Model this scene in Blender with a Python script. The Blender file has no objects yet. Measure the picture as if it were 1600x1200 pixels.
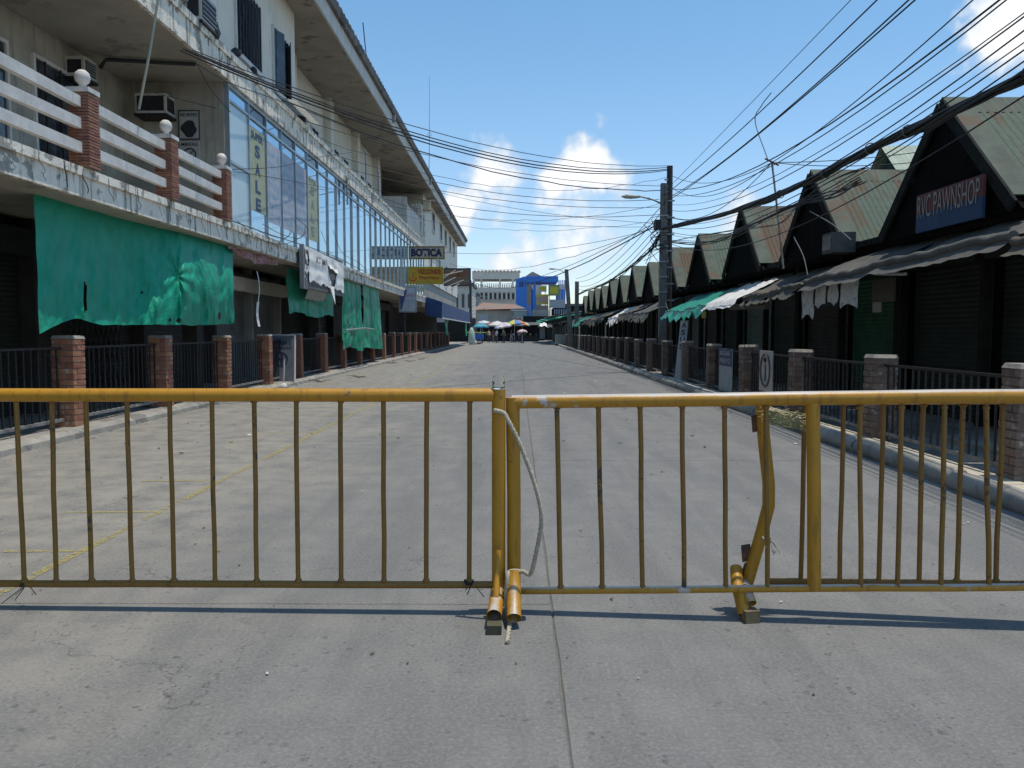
import bpy, bmesh, math, random
from mathutils import Vector, Matrix
R = math.radians
rnd = random.Random(7)
sc = bpy.context.scene
col = sc.collection

# ------------------------------------------------------------------ camera
CAM = Vector((0.0, 0.0, 1.4)); FPX = 1250.0; PITCH = math.atan(83/FPX); YAW = math.atan(8/FPX)
cd = bpy.data.cameras.new('camera'); cd.sensor_width = 36.0; cd.lens = 36.0*FPX/1600.0
cd.clip_start = 0.05; cd.clip_end = 3000
cam = bpy.data.objects.new('camera', cd); col.objects.link(cam)
cam.location = CAM; cam.rotation_euler = (math.pi/2-PITCH, 0, YAW)
sc.camera = cam
CM = cam.rotation_euler.to_matrix()
def ray(px, py): return (CM @ Vector(((px-800)/FPX, (600-py)/FPX, -1.0))).normalized()
def at(px, py, X=None, Y=None, Z=None):
    d = ray(px, py)
    t = (X-CAM.x)/d.x if X is not None else (Y-CAM.y)/d.y if Y is not None else (Z-CAM.z)/d.z
    return CAM + d*t

# ------------------------------------------------------------------ sky and sun
SUNV = Vector((0.185, 0.012, 1.0)).normalized()
SUN_EL = math.asin(SUNV.z); SUN_ROT = math.atan2(SUNV.x, SUNV.y)
w = bpy.data.worlds.new('World'); sc.world = w; w.use_nodes = True
nt = w.node_tree; nt.nodes.clear()
def N(t, kind, **kw):
    n = t.nodes.new(kind)
    for k, v in kw.items(): setattr(n, k, v)
    return n
def mth(t, op, a, b=None, c=None, clamp=False):
    n = t.nodes.new('ShaderNodeMath'); n.operation = op; n.use_clamp = clamp
    for i, s in enumerate((a, b, c)):
        if s is None: continue
        if isinstance(s, (int, float)): n.inputs[i].default_value = s
        else: t.links.new(s, n.inputs[i])
    return n.outputs[0]
def vmth(t, op, a, b):
    n = t.nodes.new('ShaderNodeVectorMath'); n.operation = op
    for i, s in enumerate((a, b)):
        if s is None: continue
        if isinstance(s, (tuple, Vector)): n.inputs[i].default_value = s
        else: t.links.new(s, n.inputs[i])
    return n
def mix(t, fac, a, b, blend='MIX'):
    n = t.nodes.new('ShaderNodeMix'); n.data_type = 'RGBA'; n.blend_type = blend
    for s, k in ((fac, 0), (a, 6), (b, 7)):
        if isinstance(s, (int, float)): n.inputs[k].default_value = s
        elif isinstance(s, (tuple, list)): n.inputs[k].default_value = (*s[:3], 1)
        else: t.links.new(s, n.inputs[k])
    return n.outputs[2]
def sstep(t, v, a, b):
    n = t.nodes.new('ShaderNodeMapRange'); n.interpolation_type = 'SMOOTHSTEP'
    t.links.new(v, n.inputs[0]); n.inputs[1].default_value = a; n.inputs[2].default_value = b
    return n.outputs[0]
sky = N(nt, 'ShaderNodeTexSky', sky_type='NISHITA', sun_disc=False)
sky.sun_elevation = SUN_EL; sky.sun_rotation = SUN_ROT
sky.air_density = 1.0; sky.dust_density = 0.35; sky.ozone_density = 1.2; sky.altitude = 0
tc = N(nt, 'ShaderNodeTexCoord'); D = tc.outputs['Generated']
def noise(t, vec, scale, detail=4, rough=0.55, dist=0.0, out=0):
    n = t.nodes.new('ShaderNodeTexNoise'); n.inputs['Scale'].default_value = scale
    n.inputs['Detail'].default_value = detail; n.inputs['Roughness'].default_value = rough
    n.inputs['Distortion'].default_value = dist
    if vec is not None: t.links.new(vec, n.inputs['Vector'])
    return n.outputs[out]
wn = noise(nt, D, 14, 3, 0.6, out=1); wf = wn.node.outputs[0]
wv = vmth(nt, 'SCALE', vmth(nt, 'SUBTRACT', wn, (0.5, 0.5, 0.5)).outputs[0], None); wv.inputs['Scale'].default_value = 0.10
DW = vmth(nt, 'ADD', D, wv.outputs[0]).outputs[0]
acc = None
# cumulus seen over the street end, then the same kind of cloud all round the sky
blobs = [(915, 262, 48, .95), (882, 282, 46, .75), (945, 282, 40, .75), (775, 285, 60, .64), (735, 310, 45, .55), (700, 335, 42, .95),
         (905, 370, 85, .44), (825, 390, 65, .42), (1580, 45, 60, .85),
         (790, 415, 50, .55), (1140, 350, 45, .6), (1210, 420, 80, .5)]
cl = [(ray(a, b), c/FPX, s) for a, b, c, s in blobs]
rb = random.Random(3)
for i in range(6):
    az = rb.uniform(45, 320); el = rb.uniform(5, 26)
    cl.append((Vector((math.sin(R(az))*math.cos(R(el)), math.cos(R(az))*math.cos(R(el)), math.sin(R(el)))), rb.uniform(.08, .17), rb.uniform(.5, .9)))
for c, r, s in cl:
    dist = vmth(nt, 'DISTANCE', DW, tuple(c)).outputs['Value']
    v = mth(nt, 'MULTIPLY_ADD', dist, -s/(r*1.35), s)
    acc = v if acc is None else mth(nt, 'MAXIMUM', acc, v)
fb = noise(nt, D, 40, 4, 0.62)
dens = mth(nt, 'ADD', mth(nt, 'MAXIMUM', acc, 0.0), mth(nt, 'MULTIPLY_ADD', fb, 0.55, -.275))
alpha = mth(nt, 'MULTIPLY', sstep(nt, dens, 0.10, 0.48), sstep(nt, acc, 0.0, 0.12))
shade = sstep(nt, mth(nt, 'MULTIPLY_ADD', wf, .6, mth(nt, 'ADD', dens, -.3)), 0.1, 0.75)
ccol = mix(nt, shade, (4.3, 4.8, 5.4), (7.0, 7.05, 7.1))
sz_ = N(nt, 'ShaderNodeSeparateXYZ'); nt.links.new(D, sz_.inputs[0])
tint = mix(nt, 1.0, sky.outputs[0], mix(nt, sstep(nt, sz_.outputs[2], 0.0, 0.42), (0.92, 0.95, 1.03), (0.73, 0.99, 1.03)), 'MULTIPLY')
skyc = mix(nt, mth(nt, 'MULTIPLY', alpha, 0.96), tint, ccol)
bg = N(nt, 'ShaderNodeBackground'); bg.inputs[1].default_value = 0.13
nt.links.new(skyc, bg.inputs[0])
nt.links.new(bg.outputs[0], N(nt, 'ShaderNodeOutputWorld').inputs[0])
sd = bpy.data.lights.new('sun', 'SUN'); sd.energy = 3.0; sd.angle = R(0.53); sd.color = (1.0, 0.915, 0.79)
sun = bpy.data.objects.new('sun', sd); col.objects.link(sun); sun.location = (10, 10, 40)
sun.rotation_euler = (-SUNV).to_track_quat('-Z', 'Y').to_euler()
sc.view_settings.view_transform = 'Standard'; sc.view_settings.look = 'None'
sc.view_settings.exposure = 0.32; sc.view_settings.gamma = 1.0; sc.view_settings.use_curve_mapping = False
sc.render.engine = 'CYCLES'; sc.cycles.use_denoising = True
sc.cycles.max_bounces = 5; sc.cycles.diffuse_bounces = 3; sc.cycles.transparent_max_bounces = 12

# ------------------------------------------------------------------ materials
MATS = {}
def mat(name, c1, c2=None, scale=4.0, rough=0.75, bump=0.0, bscale=None, metal=0.0, streak=0.0, streak_c=(.03, .028, .025),
        patch=0.0, patch_c=(.3, .28, .25), patch_scale=1.2, rand=0.0, trans=0.0, spec=0.35, sz=1.0, detail=3):
    """weathered surface: world-space noise between two colours, optional vertical run-off streaks, blotches of wear, per-object variation"""
    if name in MATS: return MATS[name]
    m = bpy.data.materials.new(name); m.use_nodes = True; t = m.node_tree
    b = t.nodes['Principled BSDF']; geo = N(t, 'ShaderNodeNewGeometry'); P = geo.outputs['Position']
    mp = N(t, 'ShaderNodeMapping'); mp.inputs['Scale'].default_value = (1, 1, sz); t.links.new(P, mp.inputs[0]); PV = mp.outputs[0]
    n1 = noise(t, PV, scale, detail, 0.6)
    c = mix(t, sstep(t, n1, 0.3, 0.7), c1, c2 or tuple(x*0.75 for x in c1))
    if patch:
        n2 = noise(t, P, patch_scale, 5, 0.68)
        c = mix(t, sstep(t, n2, 0.62-patch*0.3, 0.66-patch*0.28), c, patch_c)
    if streak:
        ms = N(t, 'ShaderNodeMapping'); ms.inputs['Scale'].default_value = (9, 9, 0.7); t.links.new(P, ms.inputs[0])
        n3 = noise(t, ms.outputs[0], 1.0, 4, 0.65)
        c = mix(t, mth(t, 'MULTIPLY', sstep(t, n3, 0.56-streak*.12, 0.68), min(1, streak+.2)), c, streak_c)
    if rand:
        oi = N(t, 'ShaderNodeObjectInfo')
        hsv = N(t, 'ShaderNodeHueSaturation'); t.links.new(c, hsv.inputs['Color'])
        t.links.new(mth(t, 'ADD', 1-rand, mth(t, 'MULTIPLY', oi.outputs['Random'], rand*2)), hsv.inputs['Value'])
        t.links.new(mth(t, 'ADD', 0.5-rand*.04, mth(t, 'MULTIPLY', oi.outputs['Random'], rand*.08)), hsv.inputs['Hue'])
        c = hsv.outputs[0]
    t.links.new(c, b.inputs['Base Color'])
    b.inputs['Metallic'].default_value = metal; b.inputs['Specular IOR Level'].default_value = spec
    t.links.new(mth(t, 'ADD', rough-.08, mth(t, 'MULTIPLY', n1, .16), clamp=True), b.inputs['Roughness'])
    if bump:
        bn = noise(t, P, bscale or scale*6, 3, 0.6)
        bp = N(t, 'ShaderNodeBump'); bp.inputs['Strength'].default_value = bump; bp.inputs['Distance'].default_value = 0.02
        t.links.new(bn, bp.inputs['Height']); t.links.new(bp.outputs[0], b.inputs['Normal'])
    if trans:
        tb = N(t, 'ShaderNodeBsdfTranslucent'); t.links.new(c, tb.inputs[0])
        ms_ = N(t, 'ShaderNodeMixShader'); ms_.inputs[0].default_value = trans
        t.links.new(b.outputs[0], ms_.inputs[1]); t.links.new(tb.outputs[0], ms_.inputs[2])
        t.links.new(ms_.outputs[0], t.nodes['Material Output'].inputs[0])
    MATS[name] = m
    return m

def road_material():
    m = bpy.data.materials.new('worn_concrete_road'); m.use_nodes = True; t = m.node_tree
    b = t.nodes['Principled BSDF']; P = N(t, 'ShaderNodeNewGeometry').outputs['Position']
    big = noise(t, P, 0.35, 4, 0.6); mid = noise(t, P, 3.0, 5, 0.62); fine = noise(t, P, 60, 4, 0.7)
    mp = N(t, 'ShaderNodeMapping'); mp.inputs['Scale'].default_value = (2.2, .25, 1); t.links.new(P, mp.inputs[0])
    drag = noise(t, mp.outputs[0], 1.3, 6, 0.62)
    c = mix(t, sstep(t, mid, .3, .7), (.146, .147, .146), (.180, .178, .171))
    c = mix(t, mth(t, 'MULTIPLY', sstep(t, drag, .42, .64), .85), c, (.128, .129, .128))
    # dusty warm band towards the kerb on the tarp side
    sx = N(t, 'ShaderNodeSeparateXYZ'); t.links.new(P, sx.inputs[0])
    dust = mth(t, 'MULTIPLY', sstep(t, mth(t, 'ADD', mth(t, 'MULTIPLY', sx.outputs[0], -1), mth(t, 'MULTIPLY', mth(t, 'SUBTRACT', big, .5), 7)), .3, 3.6), .9)
    c = mix(t, mth(t, 'MULTIPLY', dust, sstep(t, mid, .2, .75)), c, (.275, .256, .216))
    # aggregate: stones of many sizes worn bare, pale flecks, small pits
    wc = N(t, 'ShaderNodeTexNoise'); wc.inputs['Scale'].default_value = 45; wc.inputs['Detail'].default_value = 2; t.links.new(P, wc.inputs['Vector'])
    wvv = vmth(t, 'SCALE', wc.outputs['Color'], None); wvv.inputs['Scale'].default_value = .022
    P2 = vmth(t, 'ADD', P, wvv.outputs[0]).outputs[0]
    expo = sstep(t, noise(t, P, 1.1, 4, .6), .36, .66)
    def stones(scale, keep, size):
        vo = N(t, 'ShaderNodeTexVoronoi'); vo.inputs['Scale'].default_value = scale; t.links.new(P2, vo.inputs['Vector'])
        cs = N(t, 'ShaderNodeSeparateColor'); t.links.new(vo.outputs['Color'], cs.inputs[0])
        rad = mth(t, 'MULTIPLY_ADD', cs.outputs[1], size, .06)
        inside = sstep(t, mth(t, 'SUBTRACT', vo.outputs['Distance'], rad), .06, -.04)
        return mth(t, 'MULTIPLY', inside, mth(t, 'GREATER_THAN', cs.outputs[0], keep)), cs.outputs[2]
    sa, ra = stones(80, .50, .36); sb_, rb2 = stones(42, .68, .34); sc_, rc = stones(22, .86, .30)
    dark = mth(t, 'MULTIPLY', mth(t, 'MAXIMUM', mth(t, 'MULTIPLY', sa, .7), sb_), mth(t, 'MULTIPLY_ADD', expo, .72, .16))
    c = mix(t, dark, c, mix(t, ra, (.072, .076, .080), (.115, .113, .108)))
    pit = mth(t, 'MULTIPLY', sc_, mth(t, 'MULTIPLY_ADD', expo, .7, .2))
    c = mix(t, pit, c, (.085, .085, .086))
    v3 = N(t, 'ShaderNodeTexVoronoi'); v3.inputs['Scale'].default_value = 13; t.links.new(P2, v3.inputs['Vector'])
    c3 = N(t, 'ShaderNodeSeparateColor'); t.links.new(v3.outputs['Color'], c3.inputs[0])
    speck = mth(t, 'MULTIPLY', mth(t, 'LESS_THAN', v3.outputs['Distance'], .05), mth(t, 'GREATER_THAN', c3.outputs[2], .80))
    c = mix(t, speck, c, (.60, .60, .57))
    # hairline cracks
    wn_ = vmth(t, 'SCALE', noise(t, P, 1.6, 6, .65, out=1), None); wn_.inputs['Scale'].default_value = 1.1
    v4 = N(t, 'ShaderNodeTexVoronoi'); v4.feature = 'DISTANCE_TO_EDGE'; v4.inputs['Scale'].default_value = .33
    t.links.new(vmth(t, 'ADD', P, wn_.outputs[0]).outputs[0], v4.inputs['Vector'])
    crack = mth(t, 'MULTIPLY', sstep(t, v4.outputs['Distance'], .0035, .0005), sstep(t, noise(t, P, .8, 4), .47, .6))
    c = mix(t, mth(t, 'MULTIPLY', crack, .55), c, (.06, .058, .055))
    # oil and tyre stains
    st = sstep(t, noise(t, P, .9, 7, .7), .60, .74)
    c = mix(t, mth(t, 'MULTIPLY', st, .25), c, (.12, .118, .115))
    c = mix(t, mth(t, 'MULTIPLY', mth(t, 'SUBTRACT', fine, .46), 1.1, clamp=True), c, (.40, .40, .38))
    t.links.new(c, b.inputs['Base Color']); b.inputs['Roughness'].default_value = .82; b.inputs['Specular IOR Level'].default_value = .25
    h = mth(t, 'SUBTRACT', mth(t, 'ADD', mth(t, 'MULTIPLY', fine, .25), mth(t, 'MULTIPLY', mid, .6)), mth(t, 'ADD', mth(t, 'MULTIPLY', pit, .5), mth(t, 'ADD', mth(t, 'MULTIPLY', dark, .15), mth(t, 'MULTIPLY', crack, .8))))
    bp = N(t, 'ShaderNodeBump'); bp.inputs['Strength'].default_value = .5; bp.inputs['Distance'].default_value = .008
    t.links.new(h, bp.inputs['Height']); t.links.new(bp.outputs[0], b.inputs['Normal'])
    return m

def worn_paint(name, c, cover=.5, under=None, scale=14, rough=.55, top=0.0, strength=1.0):
    """paint worn through: bare patches show what is under it (or nothing at all)"""
    m = bpy.data.materials.new(name); m.use_nodes = True; t = m.node_tree
    b = t.nodes['Principled BSDF']; P = N(t, 'ShaderNodeNewGeometry').outputs['Position']
    n1 = noise(t, P, scale, 8, .72); n2 = noise(t, P, 1.7, 4, .6)
    f = sstep(t, mth(t, 'ADD', n1, mth(t, 'MULTIPLY', mth(t, 'SUBTRACT', n2, .5), .9)), .55-cover*.23, .59-cover*.19)
    if top:
        nz = N(t, 'ShaderNodeSeparateXYZ'); t.links.new(N(t, 'ShaderNodeNewGeometry').outputs['Normal'], nz.inputs[0])
        n4 = noise(t, P, 2.2, 3, .6)
        wear = mth(t, 'MULTIPLY', sstep(t, mth(t, 'ADD', nz.outputs[2], mth(t, 'MULTIPLY_ADD', n1, .8, mth(t, 'MULTIPLY_ADD', n4, .9, -.85))), .55, .95), top)
        f = mth(t, 'MULTIPLY', f, mth(t, 'SUBTRACT', 1.0, wear))
    if strength < 1: f = mth(t, 'MULTIPLY', f, mth(t, 'MULTIPLY', strength, sstep(t, noise(t, P, 70, 3, .7), .35, .6)))
    b.inputs['Roughness'].default_value = rough
    if under is None:
        b.inputs['Base Color'].default_value = (*c, 1)
        tr = N(t, 'ShaderNodeBsdfTransparent'); ms_ = N(t, 'ShaderNodeMixShader')
        t.links.new(f, ms_.inputs[0]); t.links.new(tr.outputs[0], ms_.inputs[1]); t.links.new(b.outputs[0], ms_.inputs[2])
        t.links.new(ms_.outputs[0], t.nodes['Material Output'].inputs[0])
    else:
        cc = mix(t, noise(t, P, 6, 4), c, tuple(x*.78 for x in c))
        ms = N(t, 'ShaderNodeMapping'); ms.inputs['Scale'].default_value = (30, 30, 5); t.links.new(P, ms.inputs[0])
        cc = mix(t, mth(t, 'MULTIPLY', sstep(t, noise(t, ms.outputs[0], 1.0, 4, .65), .50, .72), .55), cc, (c[0]*.42, c[1]*.36, c[2]*.9))
        cc = mix(t, mth(t, 'MULTIPLY', sstep(t, noise(t, P, 55, 4, .7), .62, .72), .8), cc, (.10, .045, .02))
        t.links.new(mth(t, 'MULTIPLY_ADD', n1, .35, rough-.15), b.inputs['Roughness'])
        bp = N(t, 'ShaderNodeBump'); bp.inputs['Strength'].default_value = .35; bp.inputs['Distance'].default_value = .002
        t.links.new(mth(t, 'ADD', f, noise(t, P, 60, 3)), bp.inputs['Height']); t.links.new(bp.outputs[0], b.inputs['Normal'])
        t.links.new(mix(t, f, under, cc), b.inputs['Base Color'])
    return m

def glass_material(name, base, metal, rough=.03):
    m = bpy.data.materials.new(name); m.use_nodes = True; t = m.node_tree; b = t.nodes['Principled BSDF']
    P = N(t, 'ShaderNodeNewGeometry').outputs['Position']
    oi = N(t, 'ShaderNodeObjectInfo')
    c = mix(t, mth(t, 'MULTIPLY', oi.outputs['Random'], .6), base, tuple(x*.72 for x in base))
    dirt = sstep(t, noise(t, P, 2.5, 6, .65), .45, .8)
    c = mix(t, mth(t, 'MULTIPLY', dirt, .25), c, (.35, .38, .40))
    t.links.new(c, b.inputs['Base Color']); b.inputs['Metallic'].default_value = metal
    t.links.new(mth(t, 'MULTIPLY_ADD', dirt, .10, rough), b.inputs['Roughness'])
    bp = N(t, 'ShaderNodeBump'); bp.inputs['Strength'].default_value = .05; bp.inputs['Distance'].default_value = .05
    t.links.new(noise(t, P, .9, 2), bp.inputs['Height']); t.links.new(bp.outputs[0], b.inputs['Normal'])
    return m

def corrugated_material(name, c1, c2, rust):
    """painted corrugated iron: chalky paint, rust running down the slope, per-roof variation"""
    m = bpy.data.materials.new(name); m.use_nodes = True; t = m.node_tree; b = t.nodes['Principled BSDF']
    P = N(t, 'ShaderNodeNewGeometry').outputs['Position']; oi = N(t, 'ShaderNodeObjectInfo')
    mp = N(t, 'ShaderNodeMapping'); mp.inputs['Scale'].default_value = (3.2, .45, .45); t.links.new(P, mp.inputs[0])
    n1 = noise(t, mp.outputs[0], 1.4, 6, .65); n2 = noise(t, P, .55, 5, .6); n3 = noise(t, P, 9, 5, .65)
    c = mix(t, sstep(t, n3, .3, .7), c1, c2)
    k = mth(t, 'ADD', n1, mth(t, 'ADD', mth(t, 'MULTIPLY', mth(t, 'SUBTRACT', n2, .5), .8), mth(t, 'MULTIPLY', mth(t, 'SUBTRACT', oi.outputs['Random'], .5), .22)))
    c = mix(t, mth(t, 'MULTIPLY', sstep(t, k, .44, .62), .9), c, rust)
    c = mix(t, mth(t, 'MULTIPLY', sstep(t, noise(t, mp.outputs[0], 4.5, 5, .7), .58, .75), .5), c, (.05, .055, .05))
    t.links.new(c, b.inputs['Base Color']); b.inputs['Roughness'].default_value = .7; b.inputs['Specular IOR Level'].default_value = .2
    bp = N(t, 'ShaderNodeBump'); bp.inputs['Strength'].default_value = .25; bp.inputs['Distance'].default_value = .01
    t.links.new(n3, bp.inputs['Height']); t.links.new(bp.outputs[0], b.inputs['Normal'])
    return m

ROAD = road_material()
G = mat('ground_dirt', (.17, .16, .145), (.22, .2, .17), .8, .9, .3)
WALK = mat('sidewalk_concrete', (.33, .31, .27), (.24, .23, .21), 2.2, .85, .35, 30, patch=.35, patch_c=(.17, .16, .145))
KERB = mat('kerb_concrete', (.34, .32, .28), (.22, .21, .19), 3, .85, .5, 22, patch=.18, patch_c=(.17, .165, .15))
TILE = mat('cream_tile', (.55, .50, .40), (.46, .41, .32), 5, .5, .1, rand=.10)
JOINT = mat('joint_dirt', (.13, .122, .11), (.17, .155, .13), 12, .95, .5, 60)
YLINE = worn_paint('worn_yellow_line', (.40, .34, .13), .75, strength=.9)
YEL = worn_paint('chipped_yellow_enamel', (.50, .245, .014), 1.3, (.10, .075, .06), 14, .45)
YELW = worn_paint('yellow_enamel_rubbed_to_primer', (.49, .245, .018), 1.1, (.46, .43, .40), 9, .42, top=.95)
YELB = worn_paint('yellow_enamel_chipped_to_blue', (.25, .13, .02), 1.1, (.05, .035, .028), 26, .5)
RUST = mat('rusty_steel', (.16, .075, .04), (.07, .045, .035), 18, .8, .3)
BRICKL = mat('orange_brick', (.30, .115, .062), (.36, .17, .105), 9, .85, .35, 60, rand=.24, patch=.12, patch_c=(.36, .30, .25), patch_scale=7)
BRICKR = mat('brown_brick', (.15, .095, .075), (.21, .15, .12), 9, .85, .35, 60, rand=.26, patch=.12, patch_c=(.33, .28, .24), patch_scale=8)
BRICKB = mat('red_balcony_brick', (.33, .16, .11), (.25, .115, .08), 14, .8, .3, rand=.22)
MORT = mat('mortar', (.24, .215, .19), (.16, .145, .13), 9, .95, .4, 60)
CAPM = mat('pillar_cap_cement', (.38, .35, .30), (.24, .22, .2), 7, .9, .4)
IRON = mat('black_iron', (.018, .018, .02), (.035, .03, .028), 12, .6, .15, metal=.2)
IRONG = mat('grey_rail_paint', (.26, .255, .25), (.12, .115, .11), 9, .7, .2)
PEEL = mat('peeling_white_fascia', (.84, .79, .69), (.73, .68, .58), 3, .88, .5, 26, streak=.55, patch=.27, patch_c=(.34, .32, .28), patch_scale=3.4)
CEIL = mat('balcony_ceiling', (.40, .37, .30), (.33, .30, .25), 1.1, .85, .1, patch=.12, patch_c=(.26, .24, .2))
PAINTW = mat('white_rail_paint', (.66, .64, .61), (.54, .525, .50), 4, .7, .2, streak=.12, streak_c=(.26, .25, .23))
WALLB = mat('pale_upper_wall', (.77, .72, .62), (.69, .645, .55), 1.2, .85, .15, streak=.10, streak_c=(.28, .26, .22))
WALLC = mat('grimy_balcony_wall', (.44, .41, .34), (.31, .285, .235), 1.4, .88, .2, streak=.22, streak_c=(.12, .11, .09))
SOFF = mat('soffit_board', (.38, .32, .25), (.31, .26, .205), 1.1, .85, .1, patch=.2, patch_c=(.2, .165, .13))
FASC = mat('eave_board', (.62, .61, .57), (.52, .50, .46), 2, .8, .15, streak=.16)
TILR = mat('roof_edge_tile', (.20, .185, .17), (.13, .12, .115), 3, .8, .3, patch=.3, patch_c=(.09, .085, .085))
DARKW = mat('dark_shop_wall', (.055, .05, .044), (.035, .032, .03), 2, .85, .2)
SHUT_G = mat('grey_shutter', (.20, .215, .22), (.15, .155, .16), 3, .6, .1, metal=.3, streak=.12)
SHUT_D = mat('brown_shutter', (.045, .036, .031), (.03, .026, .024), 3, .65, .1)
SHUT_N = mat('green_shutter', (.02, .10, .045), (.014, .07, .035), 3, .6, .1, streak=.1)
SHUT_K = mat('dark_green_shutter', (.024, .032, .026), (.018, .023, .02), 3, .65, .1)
DKGLASS = glass_material('dark_window_glass', (.035, .042, .05), .15)
GLASS = glass_material('blue_mirror_glass', (.44, .62, .74), .80)
FROST = mat('frosted_film', (.46, .57, .60), (.41, .52, .56), 2, .25, 0, spec=.8)
ALU = mat('aluminium', (.40, .45, .48), (.32, .36, .39), 3, .4, 0, metal=.6)
ROOFG = corrugated_material('faded_green_iron', (.095, .132, .10), (.072, .10, .078), (.11, .068, .042))
RIDGE = mat('ridge_flashing', (.095, .118, .092), (.072, .085, .07), 3, .75, .1, spec=.2, patch=.12, patch_c=(.11, .085, .06))
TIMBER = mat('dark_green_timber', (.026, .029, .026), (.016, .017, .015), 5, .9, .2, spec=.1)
GABLE = mat('dark_gable_board', (.010, .010, .009), (.007, .007, .007), 4, .95, .1, spec=.05)  # near-black: the deep shade inside the gables is put into the colour
TARP = mat('green_tarpaulin', (.014, .36, .225), (.010, .30, .19), 3, .48, .6, 20, trans=.16, spec=.3)
TARPF = mat('faded_green_tarpaulin', (.02, .33, .20), (.05, .30, .19), 4, .45, .25, 40, trans=.12, patch=.14, patch_c=(.16, .21, .17), patch_scale=3)
AWN = mat('grey_awning_canvas', (.085, .085, .08), (.12, .115, .105), 2.5, .8, .3, 40, patch=.22, patch_c=(.085, .085, .08), trans=.05)
AWNB = mat('brown_awning_canvas', (.12, .10, .08), (.085, .09, .075), 2, .8, .3, 40, trans=.05)
BANNER = mat('white_banner_canvas', (.88, .86, .82), (.80, .78, .74), 5, .7, .1, streak=.06, streak_c=(.4, .38, .35))
WHITEC = mat('white_sheet', (.82, .81, .78), (.74, .73, .70), 3, .6, .1, trans=.12, patch=.1, patch_c=(.36, .34, .32), patch_scale=5)
CABLE = mat('black_cable', (.012, .012, .014), (.02, .02, .02), 6, .55)
CABLEG = mat('grey_cable', (.16, .16, .16), (.11, .11, .11), 6, .6)
POLEC = mat('concrete_pole', (.19, .185, .18), (.14, .135, .13), 4, .85, .3, streak=.2)
POLEW = mat('dark_timber_pole', (.06, .055, .05), (.045, .04, .04), 6, .85, .3)
METG = mat('galvanised_metal', (.36, .37, .38), (.27, .28, .29), 5, .5, .1, metal=.5)
PLAS = mat('aged_white_plastic', (.56, .55, .50), (.47, .45, .40), 3, .55, .05, streak=.15, streak_c=(.25, .23, .2))
BLACKP = mat('black_paint', (.02, .02, .024), (.03, .03, .035), 6, .6)
ROPE = mat('pale_rope', (.46, .42, .33), (.34, .31, .24), 30, .85, .3, 90)
STRAW = mat('dry_straw', (.46, .42, .24), (.30, .29, .15), 20, .8)
BLUEP = mat('blue_paint', (.055, .22, .66), (.045, .19, .58), 1.5, .6, .05, streak=.08, streak_c=(.02, .07, .24))
AWNBLUE = mat('navy_awning', (.03, .07, .20), (.025, .055, .15), 2, .6, .1, streak=.1)
CONC = mat('raw_concrete', (.60, .58, .54), (.50, .48, .445), .9, .88, .2, streak=.2, streak_c=(.16, .15, .14))
CONC_SUNLIT = mat('weathered_sunlit_concrete', (.74, .68, .58), (.62, .57, .48), .5, .88, .15, streak=.15, streak_c=(.3, .29, .27))  # raw concrete lightened and warmed, a sunlit face put into the colour
CONCD = mat('dull_concrete', (.38, .365, .34), (.29, .28, .26), .9, .88, .2, streak=.2, streak_c=(.10, .10, .09))
def flat(name, c, rough=.6): return mat('paint_'+name, c, tuple(x*.86 for x in c), 5, rough)

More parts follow.
